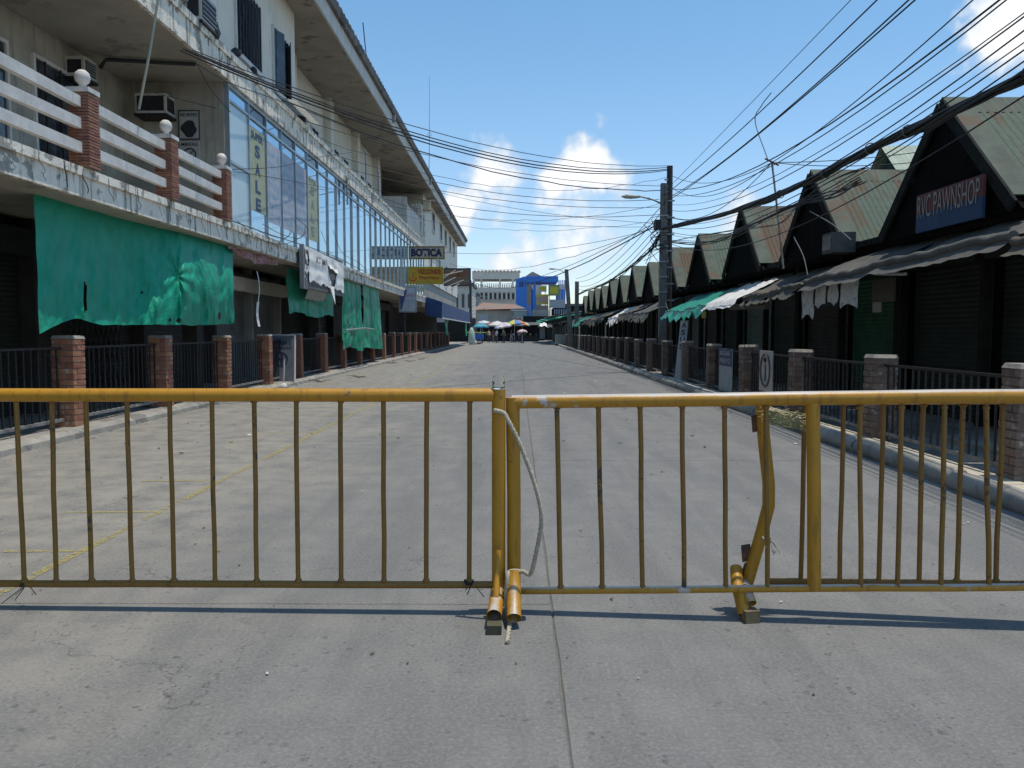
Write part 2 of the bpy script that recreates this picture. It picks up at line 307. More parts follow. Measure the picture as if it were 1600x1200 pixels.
# ------------------------------------------------------------------ mesh helpers
class MB:
    def __init__(s): s.v = []; s.f = []; s.m = []
    def poly(s, pts, m=0):
        k = len(s.v); s.v += [Vector(p) for p in pts]; s.f.append(tuple(range(k, k+len(pts)))); s.m.append(m); return s
    def hexa(s, p, m=0):
        k = len(s.v); s.v += [Vector(q) for q in p]
        for f in ((3, 2, 1, 0), (4, 5, 6, 7), (0, 1, 5, 4), (1, 2, 6, 5), (2, 3, 7, 6), (3, 0, 4, 7)):
            s.f.append(tuple(k+i for i in f)); s.m.append(m)
        return s
    def box(s, x0, x1, y0, y1, z0, z1, m=0):
        return s.hexa([(x0, y0, z0), (x1, y0, z0), (x1, y1, z0), (x0, y1, z0), (x0, y0, z1), (x1, y0, z1), (x1, y1, z1), (x0, y1, z1)], m)
    def obox(s, c, a, b, d, m=0):
        c, a, b, d = Vector(c), Vector(a), Vector(b), Vector(d)
        return s.hexa([c-a-b-d, c+a-b-d, c+a+b-d, c-a+b-d, c-a-b+d, c+a-b+d, c+a+b+d, c-a+b+d], m)
    def bar(s, p, q, wd, ht=None, up=(0, 0, 1), m=0):
        p, q = Vector(p), Vector(q); d = (q-p); L = d.length; d.normalize(); up = Vector(up)
        if abs(d.dot(up)) > .98: up = Vector((0, 1, 0))
        x = d.cross(up).normalized(); y = x.cross(d)
        return s.obox((p+q)/2, x*wd/2, d*L/2, y*(ht or wd)/2, m)
    def tube(s, pts, r, n=8, cap=True, m=0):
        pts = [Vector(p) for p in pts]; k = len(s.v); rs = r if isinstance(r, (list, tuple)) else [r]*len(pts)
        prev = None
        for i, p in enumerate(pts):
            d = (pts[min(i+1, len(pts)-1)]-pts[max(i-1, 0)]).normalized()
            if prev is None:
                u = d.cross(Vector((0, 0, 1)) if abs(d.z) < .9 else Vector((0, 1, 0))).normalized()
            else:
                u = (prev-d*prev.dot(d)).normalized()
            prev = u; vv = d.cross(u)
            for j in range(n):
                a = 2*math.pi*j/n; s.v.append(p+(u*math.cos(a)+vv*math.sin(a))*rs[i])
        for i in range(len(pts)-1):
            for j in range(n):
                a = k+i*n+j; b = k+i*n+(j+1) % n; s.f.append((a, b, b+n, a+n)); s.m.append(m)
        if cap:
            q = len(s.v); e = k+(len(pts)-1)*n
            s.v += [Vector(s.v[k+j]) for j in range(n)]+[Vector(s.v[e+j]) for j in range(n)]
            s.f.append(tuple(q+j for j in reversed(range(n)))); s.m.append(m)
            s.f.append(tuple(q+n+j for j in range(n))); s.m.append(m)
        return s
    def grid(s, fn, nu, nv, skip=None, m=0):
        k = len(s.v)
        for i in range(nu+1):
            for j in range(nv+1): s.v.append(Vector(fn(i/nu, j/nv)))
        for i in range(nu):
            for j in range(nv):
                if skip and skip((i+.5)/nu, (j+.5)/nv): continue
                a = k+i*(nv+1)+j; s.f.append((a, a+nv+1, a+nv+2, a+1)); s.m.append(m(i, j) if callable(m) else m)
        return s
    def lathe(s, prof, n=16, c=(0, 0, 0), m=0):
        k = len(s.v); c = Vector(c)
        for r, z in prof:
            for j in range(n):
                a = 2*math.pi*j/n; s.v.append(c+Vector((r*math.cos(a), r*math.sin(a), z)))
        for i in range(len(prof)-1):
            for j in range(n):
                a = k+i*n+j; b = k+i*n+(j+1) % n; s.f.append((a, b, b+n, a+n)); s.m.append(m)
        s.f.append(tuple(k+j for j in reversed(range(n)))); s.m.append(m)
        e = k+(len(prof)-1)*n; s.f.append(tuple(e+j for j in range(n))); s.m.append(m)
        return s
    def mesh(s, name, mats, off=Vector(), smooth=False):
        me = bpy.data.meshes.new(name); me.from_pydata([tuple(v-off) for v in s.v], [], s.f)
        for mm in (mats if isinstance(mats, (list, tuple)) else [mats]): me.materials.append(mm)
        if isinstance(mats, (list, tuple)): me.polygons.foreach_set('material_index', s.m)
        if smooth: me.polygons.foreach_set('use_smooth', [True]*len(s.f))
        me.update(); return me
    def build(s, name, mats, parent=None, smooth=False, kind=None):
        if parent is not None: off = wloc(parent)
        else:
            xs = [v.x for v in s.v]; ys = [v.y for v in s.v]
            off = Vector(((min(xs)+max(xs))/2, (min(ys)+max(ys))/2, min(v.z for v in s.v)))
        o = bpy.data.objects.new(name, s.mesh(name, mats, off, smooth)); col.objects.link(o)
        if parent is not None: o.parent = parent
        else: o.location = off
        if kind: o['kind'] = kind
        return o
def wloc(o):
    l = Vector()
    while o is not None: l = l+o.location; o = o.parent
    return l
def tag(o, label, cat, group=None):
    o['label'] = label; o['category'] = cat
    if group: o['group'] = group
    return o
def thing(name, label, cat, loc, group=None):
    o = bpy.data.objects.new(name, None); o.empty_display_size = .2; col.objects.link(o); o.location = loc
    return tag(o, label, cat, group)
def struct(o): o['kind'] = 'structure'; return o
def inst(name, me, parent, loc, rot=(0, 0, 0), scale=(1, 1, 1)):
    o = bpy.data.objects.new(name, me); col.objects.link(o); o.parent = parent
    o.location = loc; o.rotation_euler = rot; o.scale = scale; return o
def copy_tree(o, parent=None):
    c = o.copy(); col.objects.link(c); c.parent = parent
    for ch in o.children: copy_tree(ch, c)
    return c
ORD = 'first second third fourth fifth sixth seventh eighth ninth tenth eleventh twelfth thirteenth fourteenth fifteenth sixteenth seventeenth eighteenth nineteenth twentieth twenty-first twenty-second twenty-third twenty-fourth twenty-fifth twenty-sixth twenty-seventh twenty-eighth twenty-ninth thirtieth'.split()
def lettering(parent, s, c, ux, uy, wd, ht, m, bold=.02, name='lettering'):
    """raised letters fitted to wd x ht, centred on c, reading along ux with uy up"""
    cu = bpy.data.curves.new('f', 'FONT'); cu.body = s; cu.align_x = 'CENTER'; cu.align_y = 'CENTER'; cu.offset = bold; cu.extrude = 0.0
    cu.resolution_u = 3
    ob = bpy.data.objects.new('f', cu); me = bpy.data.meshes.new_from_object(ob); bpy.data.objects.remove(ob)
    xs = [v.co.x for v in me.vertices]; ys = [v.co.y for v in me.vertices]
    cx, cy = (min(xs)+max(xs))/2, (min(ys)+max(ys))/2; kx = wd/(max(xs)-min(xs)); ky = ht/(max(ys)-min(ys))
    ux, uy = Vector(ux).normalized(), Vector(uy).normalized(); off = wloc(parent); nrm = ux.cross(uy)
    for v in me.vertices: v.co = Vector(c)+ux*((v.co.x-cx)*kx)+uy*((v.co.y-cy)*ky)+nrm*.003-off
    me.materials.append(m); me.name = name
    o = bpy.data.objects.new(name, me); col.objects.link(o); o.parent = parent
    return o
# ------------------------------------------------------------------ ground, road, kerbs
struct(MB().poly([(-1500, -1500, -.06), (1500, -1500, -.06), (1500, 1500, -.06), (-1500, 1500, -.06)]).build('ground', G))
XL, XJ, XR = -5.72, .175, 3.86
road = struct(MB().box(XL-.05, XR+.05, -8, 150, -.055, -.008).build('road', JOINT))
def slab(x0, x1, y0, y1, rs):
    # worn edges: outline wanders a few millimetres, arris rounded
    n = 56 if y0 < 12 else 14; g = .0022; rim = []; ph = rs.uniform(0, 50)
    def wob(): return .0015*math.sin(len(rim)*.9+ph)+.0015*math.sin(len(rim)*.37+ph*2)+rs.uniform(-.0022, .0022)
    for i in range(n): rim.append((x0+g+wob(), y0+g+(y1-y0-2*g)*i/n))
    for i in range(n): rim.append((x0+g+(x1-x0-2*g)*i/n, y1-g+wob()))
    for i in range(n): rim.append((x1-g+wob(), y1-g-(y1-y0-2*g)*i/n))
    for i in range(n): rim.append((x1-g-(x1-x0-2*g)*i/n, y0+g+wob()))
    cx, cy = (x0+x1)/2, (y0+y1)/2; b = MB(); k = len(rim)
    b.v = [Vector((x, y, -.0075)) for x, y in rim]+[Vector((x+(.006 if x < cx else -.006), y+(.006 if y < cy else -.006), 0)) for x, y in rim]
    for i in range(k):
        j = (i+1) % k; b.f.append((j, i, k+i, k+j)); b.m.append(0)
    b.f.append(tuple(k+i for i in reversed(range(k)))); b.m.append(0)
    return b
rs = random.Random(5)
ys = [-8, -2.2, 4.02, 10.1, 16.2, 22.3, 28.4, 34.5, 40.6, 46.7, 54, 62, 70, 80, 92, 106, 122, 150]
for a, b_ in zip(ys, ys[1:]):
    slab(XL, XJ, a, b_, rs).build('road_slab', ROAD, road)
ys2 = [-8, -3.5, 2.2, 8.6, 14.7, 20.8, 26.9, 33, 39.1, 45.2, 53, 61, 69, 79, 91, 105, 121, 150]
for a, b_ in zip(ys2, ys2[1:]):
    slab(XJ, XR, a, b_, rs).build('road_slab', ROAD, road)
# worn yellow bay lines (paint, 4 mm above the concrete)
ml = MB(); ml.poly([(-2.80, 2.5, .004), (-2.735, 2.5, .004), (-2.735, 30, .004), (-2.80, 30, .004)])
ml.build('yellow_line', YLINE, road)
for y in (4.95, 6.05, 7.35, 10.9, 13.1):
    MB().poly([(-3.5, y, .004), (-2.81, y+.02, .004), (-2.81, y+.07, .004), (-3.5, y+.05, .004)]).build('yellow_tick', YLINE, road)

sw = struct(MB().box(-8.2, XL-.16, -8, 130, -.05, .10).build('sidewalk', WALK))
# tarp-side kerb: long cast lengths with a chamfered street edge
for i in range(20):
    y0 = -2+i*4.2; y1 = y0+4.19; jx = rs.uniform(-.012, .012)
    pr = [(XL-.165, -.05), (XL-.165, .102), (XL-.10, .102), (XL-.03, .06), (XL-.008, -.05)]
    k = MB(); k.v = [Vector((x+jx, y0, z)) for x, z in pr]+[Vector((x+jx, y1, z)) for x, z in pr]; n = len(pr)
    for a in range(n): k.f.append((a, (a+1) % n, n+(a+1) % n, n+a)); k.m.append(0)
    k.f += [tuple(reversed(range(n))), tuple(range(n, 2*n))]; k.m += [0, 0]
    k.build('kerb_stone', KERB, sw)
swr = struct(MB().box(XR+.02, 12, -8, 130, -.05, .05).build('pavement', WALK))
# kiosk-side kerb: rounded concrete logs, some broken and out of line
y = 3.0; i = 0
while y < 90:
    L = rs.uniform(1.6, 2.4); r = rs.uniform(.10, .125); jx = rs.uniform(-.025, .025); jr = rs.uniform(-.03, .03)
    pts = [(XR+.13+jx+jr*t, y+L*t, .05+rs.uniform(-.008, .008)) for t in (0, .02, .25, .5, .75, .98, 1)]
    MB().tube(pts, [r*.86, r, r*rs.uniform(.96, 1.05), r, r*rs.uniform(.96, 1.05), r, r*.84], 12).build('kerb_log', KERB, swr, True)
    y += L+rs.uniform(.01, .06)
    if 28 < y < 90 and rs.random() < .25: y += rs.uniform(.2, .6)
# cream tiles on the ledge behind the logs
tme = MB().box(-.135, .135, -.145, .145, 0, .03).mesh('tile', TILE)
for i in range(64):
    inst('tile', tme, swr, Vector((XR+.42+rs.uniform(-.003, .003), 4+i*.3, .051+rs.uniform(-.002, .004)))-swr.location, (0, 0, rs.uniform(-.008, .008)))

# ------------------------------------------------------------------ fences: brick pillars and iron railings
def pillar_proto(h, brick, near, nm):
    """pinwheel brick courses round a mortar core; near ones carry every brick as an object"""
    s = .30; core = MB().box(-s/2+.012, s/2-.012, -s/2+.012, s/2-.012, 0, h).mesh('mortar_core', MORT)
    cap = MB().hexa([(-.155, -.155, h), (.155, -.155, h), (.155, .155, h), (-.155, .155, h), (-.135, -.135, h+.045), (.135, -.135, h+.045), (.135, .135, h+.045), (-.135, .135, h+.045)]).mesh('cap', CAPM)
    bl, bw, bh = .195, .095, .066; pitch = h/round(h/.077)
    bme = MB().hexa([(-bl/2, -bw/2, -bh/2), (bl/2, -bw/2, -bh/2), (bl/2, bw/2, -bh/2), (-bl/2, bw/2, -bh/2), (-bl/2, -bw/2, bh/2), (bl/2, -bw/2, bh/2), (bl/2, bw/2, bh/2), (-bl/2, bw/2, bh/2)]).mesh('brick', brick)
    spots = []
    for c in range(round(h/pitch)):
        for q in range(4):
            a = q*math.pi/2; fl = 1 if c % 2 else -1
            p = Matrix.Rotation(a, 3, 'Z') @ Vector((fl*.05, -(s/2-bw/2), 0)); p.z = pitch*(c+.5)
            spots.append((p, a))
    return core, cap, bme, spots
def joined_bricks(spots, brick, rs):
    b = MB()
    for p, a in spots:
        k = Matrix.Rotation(a+rs.uniform(-.01, .01), 3, 'Z'); j = rs.uniform(.97, 1.02)
        b.obox(p, k @ Vector((.0975, 0, 0))*j, k @ Vector((0, .0475, 0)), (0, 0, .033))
    return b.mesh('brickwork', brick)
def rail_proto(L, bars_n, h):
    top = MB().bar((0, 0, h-.10), (0, L, h-.10), .035, .03).mesh('top_rail', IRON)
    bot = MB().bar((0, 0, .10), (0, L, .10), .05, .04).mesh('bottom_rail', IRONG)
    bar = MB().box(-.009, .009, -.009, .009, .12, h-.115).mesh('bar', IRON)
    j = MB()
    for i in range(bars_n): yy = L*(i+.5)/bars_n; j.box(-.009, .009, yy-.009, yy+.009, .12, h-.115)
    return top, bot, bar, j.mesh('bars', IRON)
def fence(side, X, z0, ys, h, brick, near, rails_near, sideword):
    core, cap, bme, spots = pillar_proto(h, brick, near, side)
    rsf = random.Random(11 if side == 'L' else 12); jm = [joined_bricks(spots, brick, rsf) for _ in range(3)]
    for i, yy in enumerate(ys):
        p = thing('brick_pillar', f'{"orange" if side == "L" else "brown"} brick fence pillar on {sideword}, {ORD[i]} from the barrier', 'pillar', (X+rsf.uniform(-.015, .015), yy, z0), f'brick fence pillars on {sideword}')
        p.rotation_euler = (rsf.uniform(-.02, .02), rsf.uniform(-.02, .02), rsf.uniform(-.06, .06)); p.scale.z = rsf.uniform(.975, 1.02)
        inst('mortar_core', core, p, (0, 0, 0)); inst('cap', cap, p, (0, 0, 0))
        if i < near:
            for q, a in spots:
                inst('brick', bme, p, q+Vector((rsf.uniform(-.003, .003), rsf.uniform(-.003, .003), rsf.uniform(-.002, .002))), (0, 0, a+rsf.uniform(-.012, .012)), (rsf.uniform(.97, 1.02), 1, rsf.uniform(.96, 1.03)))
        else:
            o = inst('brickwork', jm[i % 3], p, (0, 0, 0)); o['kind'] = 'stuff'
    L = 2.85-.34; n = 17; top, bot, bar, bars = rail_proto(L, n, h)
    yr = [ys[0]-2.85]+list(ys)
    for i, yy in enumerate(yr[:-1] if side == 'L' else ys[:-1]):
        t = thing('iron_railing', f'black iron railing between pillars on {sideword}, {ORD[i]} from the barrier', 'railing', (X, yy+.17, z0), f'iron railings on {sideword}')
        inst('top_rail', top, t, (0, 0, 0)); inst('bottom_rail', bot, t, (0, 0, 0))
        if i < rails_near:
            for q in range(n): inst('bar', bar, t, (0, L*(q+.5)/n+rsf.uniform(-.012, .012), 0), (rsf.uniform(-.012, .012), 0, 0))
        else:
            o = inst('bars', bars, t, (0, 0, 0)); o['kind'] = 'stuff'
fence('L', -6.15, .10, [10.9+2.85*i for i in range(22)], 1.17, BRICKL, 4, 4, 'the tarpaulin side')
fence('R', 4.52, .05, [7.15+2.82*i for i in range(24)], 1.03, BRICKR, 5, 4, 'the kiosk side')

# ------------------------------------------------------------------ the long three-storey building
B = thing('commercial_building', 'long pale three-storey shop building with blue glass front and wide eaves', 'building', (-9, 40, 0))
def part(name, m, fn, parent=None, smooth=False):
    b = MB(); fn(b); return b.build(name, m, parent or B, smooth)
Y0, Y1, YG, YE = -4.0, 78.0, 16.3, 50.0
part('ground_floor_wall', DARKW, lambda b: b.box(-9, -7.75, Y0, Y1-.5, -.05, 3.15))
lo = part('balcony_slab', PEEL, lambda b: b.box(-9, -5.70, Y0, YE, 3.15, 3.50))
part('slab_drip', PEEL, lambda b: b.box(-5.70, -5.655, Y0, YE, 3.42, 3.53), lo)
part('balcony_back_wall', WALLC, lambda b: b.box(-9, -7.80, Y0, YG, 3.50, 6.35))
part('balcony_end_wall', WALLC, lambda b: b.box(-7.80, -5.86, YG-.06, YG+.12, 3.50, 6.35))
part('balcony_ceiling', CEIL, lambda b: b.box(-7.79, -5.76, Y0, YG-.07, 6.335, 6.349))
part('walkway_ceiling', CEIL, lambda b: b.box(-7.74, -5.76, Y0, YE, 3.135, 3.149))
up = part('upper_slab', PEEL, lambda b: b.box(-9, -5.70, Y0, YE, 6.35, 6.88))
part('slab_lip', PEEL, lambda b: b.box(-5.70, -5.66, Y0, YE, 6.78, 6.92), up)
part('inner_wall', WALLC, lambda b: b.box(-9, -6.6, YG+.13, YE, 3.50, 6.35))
part('upper_wall', WALLB, lambda b: b.box(-9, -5.95, Y0, 21.9, 6.88, 9.85))
part('recessed_wall', WALLB, lambda b: b.box(-9, -7.05, 21.9, 42, 6.88, 9.85))
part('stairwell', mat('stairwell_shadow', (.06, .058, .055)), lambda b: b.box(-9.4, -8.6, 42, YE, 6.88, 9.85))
part('far_wall', WALLB, lambda b: b.box(-9, -5.80, YE, Y1, 4.6, 9.85))
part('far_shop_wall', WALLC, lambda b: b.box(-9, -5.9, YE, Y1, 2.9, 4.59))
for y in (24.6, 29.6, 34.6, 39.6): part('pilaster', WALLB, lambda b: b.box(-7.05, -6.78, y, y+.55, 6.88, 9.85))
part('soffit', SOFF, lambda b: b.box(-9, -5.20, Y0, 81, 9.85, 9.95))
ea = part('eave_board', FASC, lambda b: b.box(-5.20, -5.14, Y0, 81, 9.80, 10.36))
def wave(b):
    n = 520
    def fn(u, v):
        y = Y0+(81.3-Y0)*u; d = abs(math.sin(math.pi*y/.42))**.7*.12
        return (-4.98-9.5*v, y, 10.42+4.6*v+d)
    b.grid(fn, n, 1)
    b.grid(lambda u, v: (-4.98-.05*(1-v), Y0+(81.3-Y0)*u, 10.30+(.12+abs(math.sin(math.pi*(Y0+(81.3-Y0)*u)/.42))**.7*.12)*v), n, 1)
    b.box(-5.14, -5.03, Y0, 81.2, 10.28, 10.36)
part('roof_tiles', TILR, wave)
part('far_gable', WALLB, lambda b: b.poly([(-5.25, Y1+.02, 9.96), (-14, Y1+.02, 9.96), (-14, Y1+.02, 14)]))
for y in (18.3, 33.5, 47.5, 62): part('downspout', METG, lambda b: b.box(-5.13, -5.02, y, y+.14, 9.95, 10.27))
for y in (52, 58, 64, 70, 76):
    part('eave_bracket', FASC, lambda b: b.bar((-5.25, y, 9.80), (-6.3 if y > 30 else -6.95, y, 9.74 if y > 30 else 9.15), .09, .12))
# curtain wall: mullions, transom and panes
NP = 28; PW = 1.2
part('curtain_frame', ALU, lambda b: (b.box(-5.86, -5.76, YG-.05, YG+NP*PW, 3.50, 3.57), b.box(-5.86, -5.76, YG-.05, YG+NP*PW, 6.28, 6.35), b.box(-5.855, -5.765, YG, YG+NP*PW, 6.00, 6.05)))
mme = MB().box(-.045, .055, -.016, .016, 3.57, 6.28).mesh('mullion', ALU)
pm = MB().box(-.012, .012, .016, PW-.016, 3.57, 6.00).mesh('pane', GLASS)
pmf = MB().box(-.012, .012, .016, PW-.016, 3.57, 6.00).mesh('pane', FROST)
pu = MB().box(-.012, .012, .016, PW-.016, 6.05, 6.28).mesh('pane', GLASS)
pud = MB().box(-.012, .012, .016, PW-.016, 6.05, 6.28).mesh('pane', DKGLASS)
rg = random.Random(21)
for i in range(NP+1): inst('mullion', mme, B, Vector((-5.815, YG+i*PW, 0))-B.location)
for i in range(NP):
    inst('pane', pmf if i == 0 else pm, B, Vector((-5.815, YG+i*PW, 0))-B.location, (0, 0, rg.uniform(-.006, .006)))
    inst('pane', pud if i in (1, 3, 5, 8, 9, 13, 17, 22) else pu, B, Vector((-5.815, YG+i*PW, 0))-B.location, (0, 0, rg.uniform(-.006, .006)))
part('transom', ALU, lambda b: b.box(-5.80, -5.757, YG+.03, YG+PW-.03, 4.78, 4.84))
# prints on the outer pane faces, colours muted and blued to imitate glass reflections
CREAM = flat('cream_print', (.40, .43, .28)); NAVY = flat('navy_letter', (.04, .075, .17)); PINK = flat('pink_print', (.44, .47, .54)); PALEB = flat('pale_blue_print', (.30, .42, .52))
def print_on(i, m, z0, z1, nm='window_print'):
    return part(nm, m, lambda b: b.box(-5.799, -5.795, YG+i*PW+.06, YG+(i+1)*PW-.06, z0, z1))
UX, UZ = Vector((0, 1, 0)), Vector((0, 0, 1))
pr = print_on(1, CREAM, 4.05, 5.86)
yc = YG+1.5*PW
lettering(pr, 'SUPER', (-5.793, yc, 5.70), UX, UZ, .80, .17, NAVY)
for k, ch in enumerate('SALE'): lettering(pr, ch, (-5.793, yc, 5.38-k*.39), UX, UZ, .36, .28, NAVY, .04)
for i in (2, 3, 4):
    pr = print_on(i, PINK, 3.95, 5.80); yc = YG+(i+.5)*PW
    MBp = MB()
    for rrow in range(7):
        for cc in range(4):
            z = 5.6-rrow*.235; y = yc-.42+cc*.22
            MBp.box(-5.794, -5.792, y, y+rg.uniform(.08, .19), z-rg.uniform(.05, .17), z)
    o = MBp.build('print_pictures', PALEB, pr); o['kind'] = 'stuff'
pr = print_on(5, CREAM, 3.95, 5.70); yc = YG+5.5*PW
lettering(pr, 'SUPER', (-5.793, yc, 5.62), UX, UZ, .80, .13, flat('faded_letter', (.20, .25, .26)))
FADE = flat('faded_letter', (.20, .25, .26))
for k, ch in enumerate('SALE'): lettering(pr, ch, (-5.793, yc, 5.35-k*.38), UX, UZ, .36, .27, FADE, .02)
# windows of the upper floors
def window(y0, y1, z0, z1, X, bars=5, leaf=False, m=None):
    wn = part('window', PAINTW, lambda b: (b.box(X, X+.05, y0-.06, y0, z0-.06, z1+.06), b.box(X, X+.05, y1, y1+.06, z0-.06, z1+.06), b.box(X, X+.05, y0, y1, z1, z1+.06), b.box(X, X+.09, y0-.1, y1+.1, z0-.10, z0)))
    part('pane', DKGLASS, lambda b: b.box(X+.003, X+.012, y0, y1, z0, z1), wn)
    for k in range(bars):
        y = y0+(y1-y0)*(k+.5)/bars
        part('window_bar', IRON, lambda b: b.box(X+.05, X+.075, y-.014, y+.014, z0, z1), wn)
    if leaf:
        part('casement', DKGLASS, lambda b: b.obox((X+.10, y0+.22, (z0+z1)/2), (.07, .2, 0), (-.012, .005, 0), (0, 0, (z1-z0)/2-.02)), wn)
        part('casement', DKGLASS, lambda b: b.obox((X+.10, y1-.22, (z0+z1)/2), (.07, -.2, 0), (.012, .005, 0), (0, 0, (z1-z0)/2-.02)), wn)
    return wn
window(14.2, 15.6, 7.35, 8.85, -5.95, 7); window(17.3, 18.9, 7.3, 8.78, -5.95, 8); window(19.9, 21.3, 7.3, 8.75, -5.95, 7, True)
window(10.8, 12.4, 7.35, 8.85, -5.95, 6)
for y in (22.8, 25.9, 27.8, 31, 32.8, 36.2, 38): window(y, y+.9, 7.35, 8.35, -7.05, 2)
for y in (55, 60.5, 64.4, 68.6, 72.6): window(y, y+1.5, 8.25, 9.45, -5.80, 2)
for y in (53, 59, 65, 71): window(y, y+1.4, 5.2, 6.6, -5.80, 3)
# balcony back windows and doorway
for y0, y1, z0, z1 in ((7.2, 8.9, 3.52, 5.75), (10.1, 12.4, 3.52, 5.75), (13.15, 14.5, 3.52, 5.8)): window(y0, y1, z0, z1, -7.80, 3)
# stair balcony, carved pier and dark loft of the far end
part('stair_parapet', CONC, lambda b: (b.box(-7.4, -5.72, 41.9, 42.05, 6.88, 8.35), b.box(-5.87, -5.72, 42.05, 47.6, 6.88, 8.0)))
cp = part('carved_pier', PEEL, lambda b: (b.box(-6.3, -5.66, 47.8, 49.9, 6.89, 8.9),))
part('niche', CONCD, lambda b: b.poly([(-5.655, 48.4+.45*(1-math.cos(a)), 7.1 if k in (0, 9) else 8.0+.45*math.sin(a)) for k, a in enumerate([0, 0]+[math.pi*q/6 for q in range(1, 6)]+[math.pi, math.pi, math.pi][:2]+[math.pi])]), cp)
part('loudspeaker_box', flat('cream_box', (.55, .48, .33)), lambda b: b.obox((-5.5, 49, 8.95), (.25, .05, 0), (-.08, .45, 0), (0, .02, .28)), cp)
# balcony balustrade: three painted planks a bay, between slender brick posts with ball finials
bprof = [(.06, 0), (.085, .02), (.05, .05), (.055, .07), (.10, .11), (.118, .17), (.10, .235), (.055, .275), (0.005, .285)]
ball = MB().lathe(bprof, 16).mesh('ball_finial', PAINTW, smooth=True)
bcap = MB().box(-.165, .165, -.165, .165, 0, .06).mesh('post_cap', PAINTW)
bb = MB().box(-.14, .14, -.068, .068, -.0148, .0148).mesh('brick', BRICKB)
bys = [8.2, 10.7, 13.2, 15.65]
for k, y in enumerate(bys):
    pt = MB().box(-5.70-.125, -5.70+.115, y-.12, y+.12, 3.53, 4.50).build('balcony_post', MORT, B)
    L0 = wloc(pt)
    inst('post_cap', bcap, pt, Vector((-5.705, y, 4.50))-L0, (0, 0, 0), (.9, .9, 1)); inst('ball_finial', ball, pt, Vector((-5.705, y, 4.56))-L0, (0, 0, rg.random()), (.84, .84, .9))
    for c in range(24):
        for q in (-1, 1):
            rot = 0 if c % 2 else math.pi/2
            p = Vector((-5.705+(0 if c % 2 else q*.0695), y+(q*.0695 if c % 2 else 0), 3.551+c*.0396))
            inst('brick', bb, pt, p-L0, (0, 0, rot+rg.uniform(-.02, .02)), (1, 1, 1))
for y0, y1 in zip([5.9]+bys[:-1], bys):
    for z in (3.78, 4.08, 4.38):
        dz = rg.uniform(-.015, .015)
        part('balcony_plank', PAINTW, lambda b: b.hexa([(-5.74, y0+.14, z-.068+dz), (-5.66, y0+.14, z-.068+dz), (-5.66, y1-.14, z-.068-dz), (-5.74, y1-.14, z-.068-dz), (-5.74, y0+.14, z+.068+dz), (-5.66, y0+.14, z+.068+dz), (-5.66, y1-.14, z+.068-dz), (-5.74, y1-.14, z+.068-dz)]))
# shop bays under the slab: shutters between piers
def shutter(b, X, y0, y1, z0, z1, s):
    n = int((z1-z0)/.075)*3
    b.grid(lambda u, v: (X+s*(.012*abs(math.sin(math.pi*v*n/3))), y0+(y1-y0)*u, z0+(z1-z0)*v), 1, n)
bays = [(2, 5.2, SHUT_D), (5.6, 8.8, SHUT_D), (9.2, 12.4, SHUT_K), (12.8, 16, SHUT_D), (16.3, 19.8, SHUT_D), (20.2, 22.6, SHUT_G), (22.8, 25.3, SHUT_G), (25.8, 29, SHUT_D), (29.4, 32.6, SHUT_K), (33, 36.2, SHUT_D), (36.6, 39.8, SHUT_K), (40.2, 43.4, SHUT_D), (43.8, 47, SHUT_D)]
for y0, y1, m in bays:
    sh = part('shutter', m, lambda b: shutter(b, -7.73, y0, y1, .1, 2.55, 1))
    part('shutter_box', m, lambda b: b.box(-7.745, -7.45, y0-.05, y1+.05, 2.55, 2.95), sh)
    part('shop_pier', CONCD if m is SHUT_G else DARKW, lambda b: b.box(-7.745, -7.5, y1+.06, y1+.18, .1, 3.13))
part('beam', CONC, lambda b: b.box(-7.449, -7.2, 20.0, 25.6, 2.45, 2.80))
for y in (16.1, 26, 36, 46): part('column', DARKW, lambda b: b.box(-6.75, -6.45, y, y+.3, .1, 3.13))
part('lattice_gate', IRON, lambda b: [b.bar((-7.6, 13.2+k*.18, .15), (-7.6, 14.0+k*.18, 2.2), .018) for k in range(10)]+[b.bar((-7.58, 14.0+k*.18, .15), (-7.58, 13.2+k*.18, 2.2), .018) for k in range(10)])['kind'] = 'stuff'
# navy awning and low shop roof of the far end
na = tag(MB().hexa([(-5.75, 50, 2.35), (-4.7, 50, 2.2), (-4.7, 80, 2.2), (-5.75, 80, 2.35), (-5.75, 50, 3.55), (-4.68, 50, 3.2), (-4.68, 80, 3.2), (-5.75, 80, 3.55)]).build('shop_awning', AWNBLUE), 'long navy blue awning under the far end of the glass building', 'awning')
part('trim', PAINTW, lambda b: b.box(-4.68, -4.665, 50, 80, 2.16, 2.24), na)
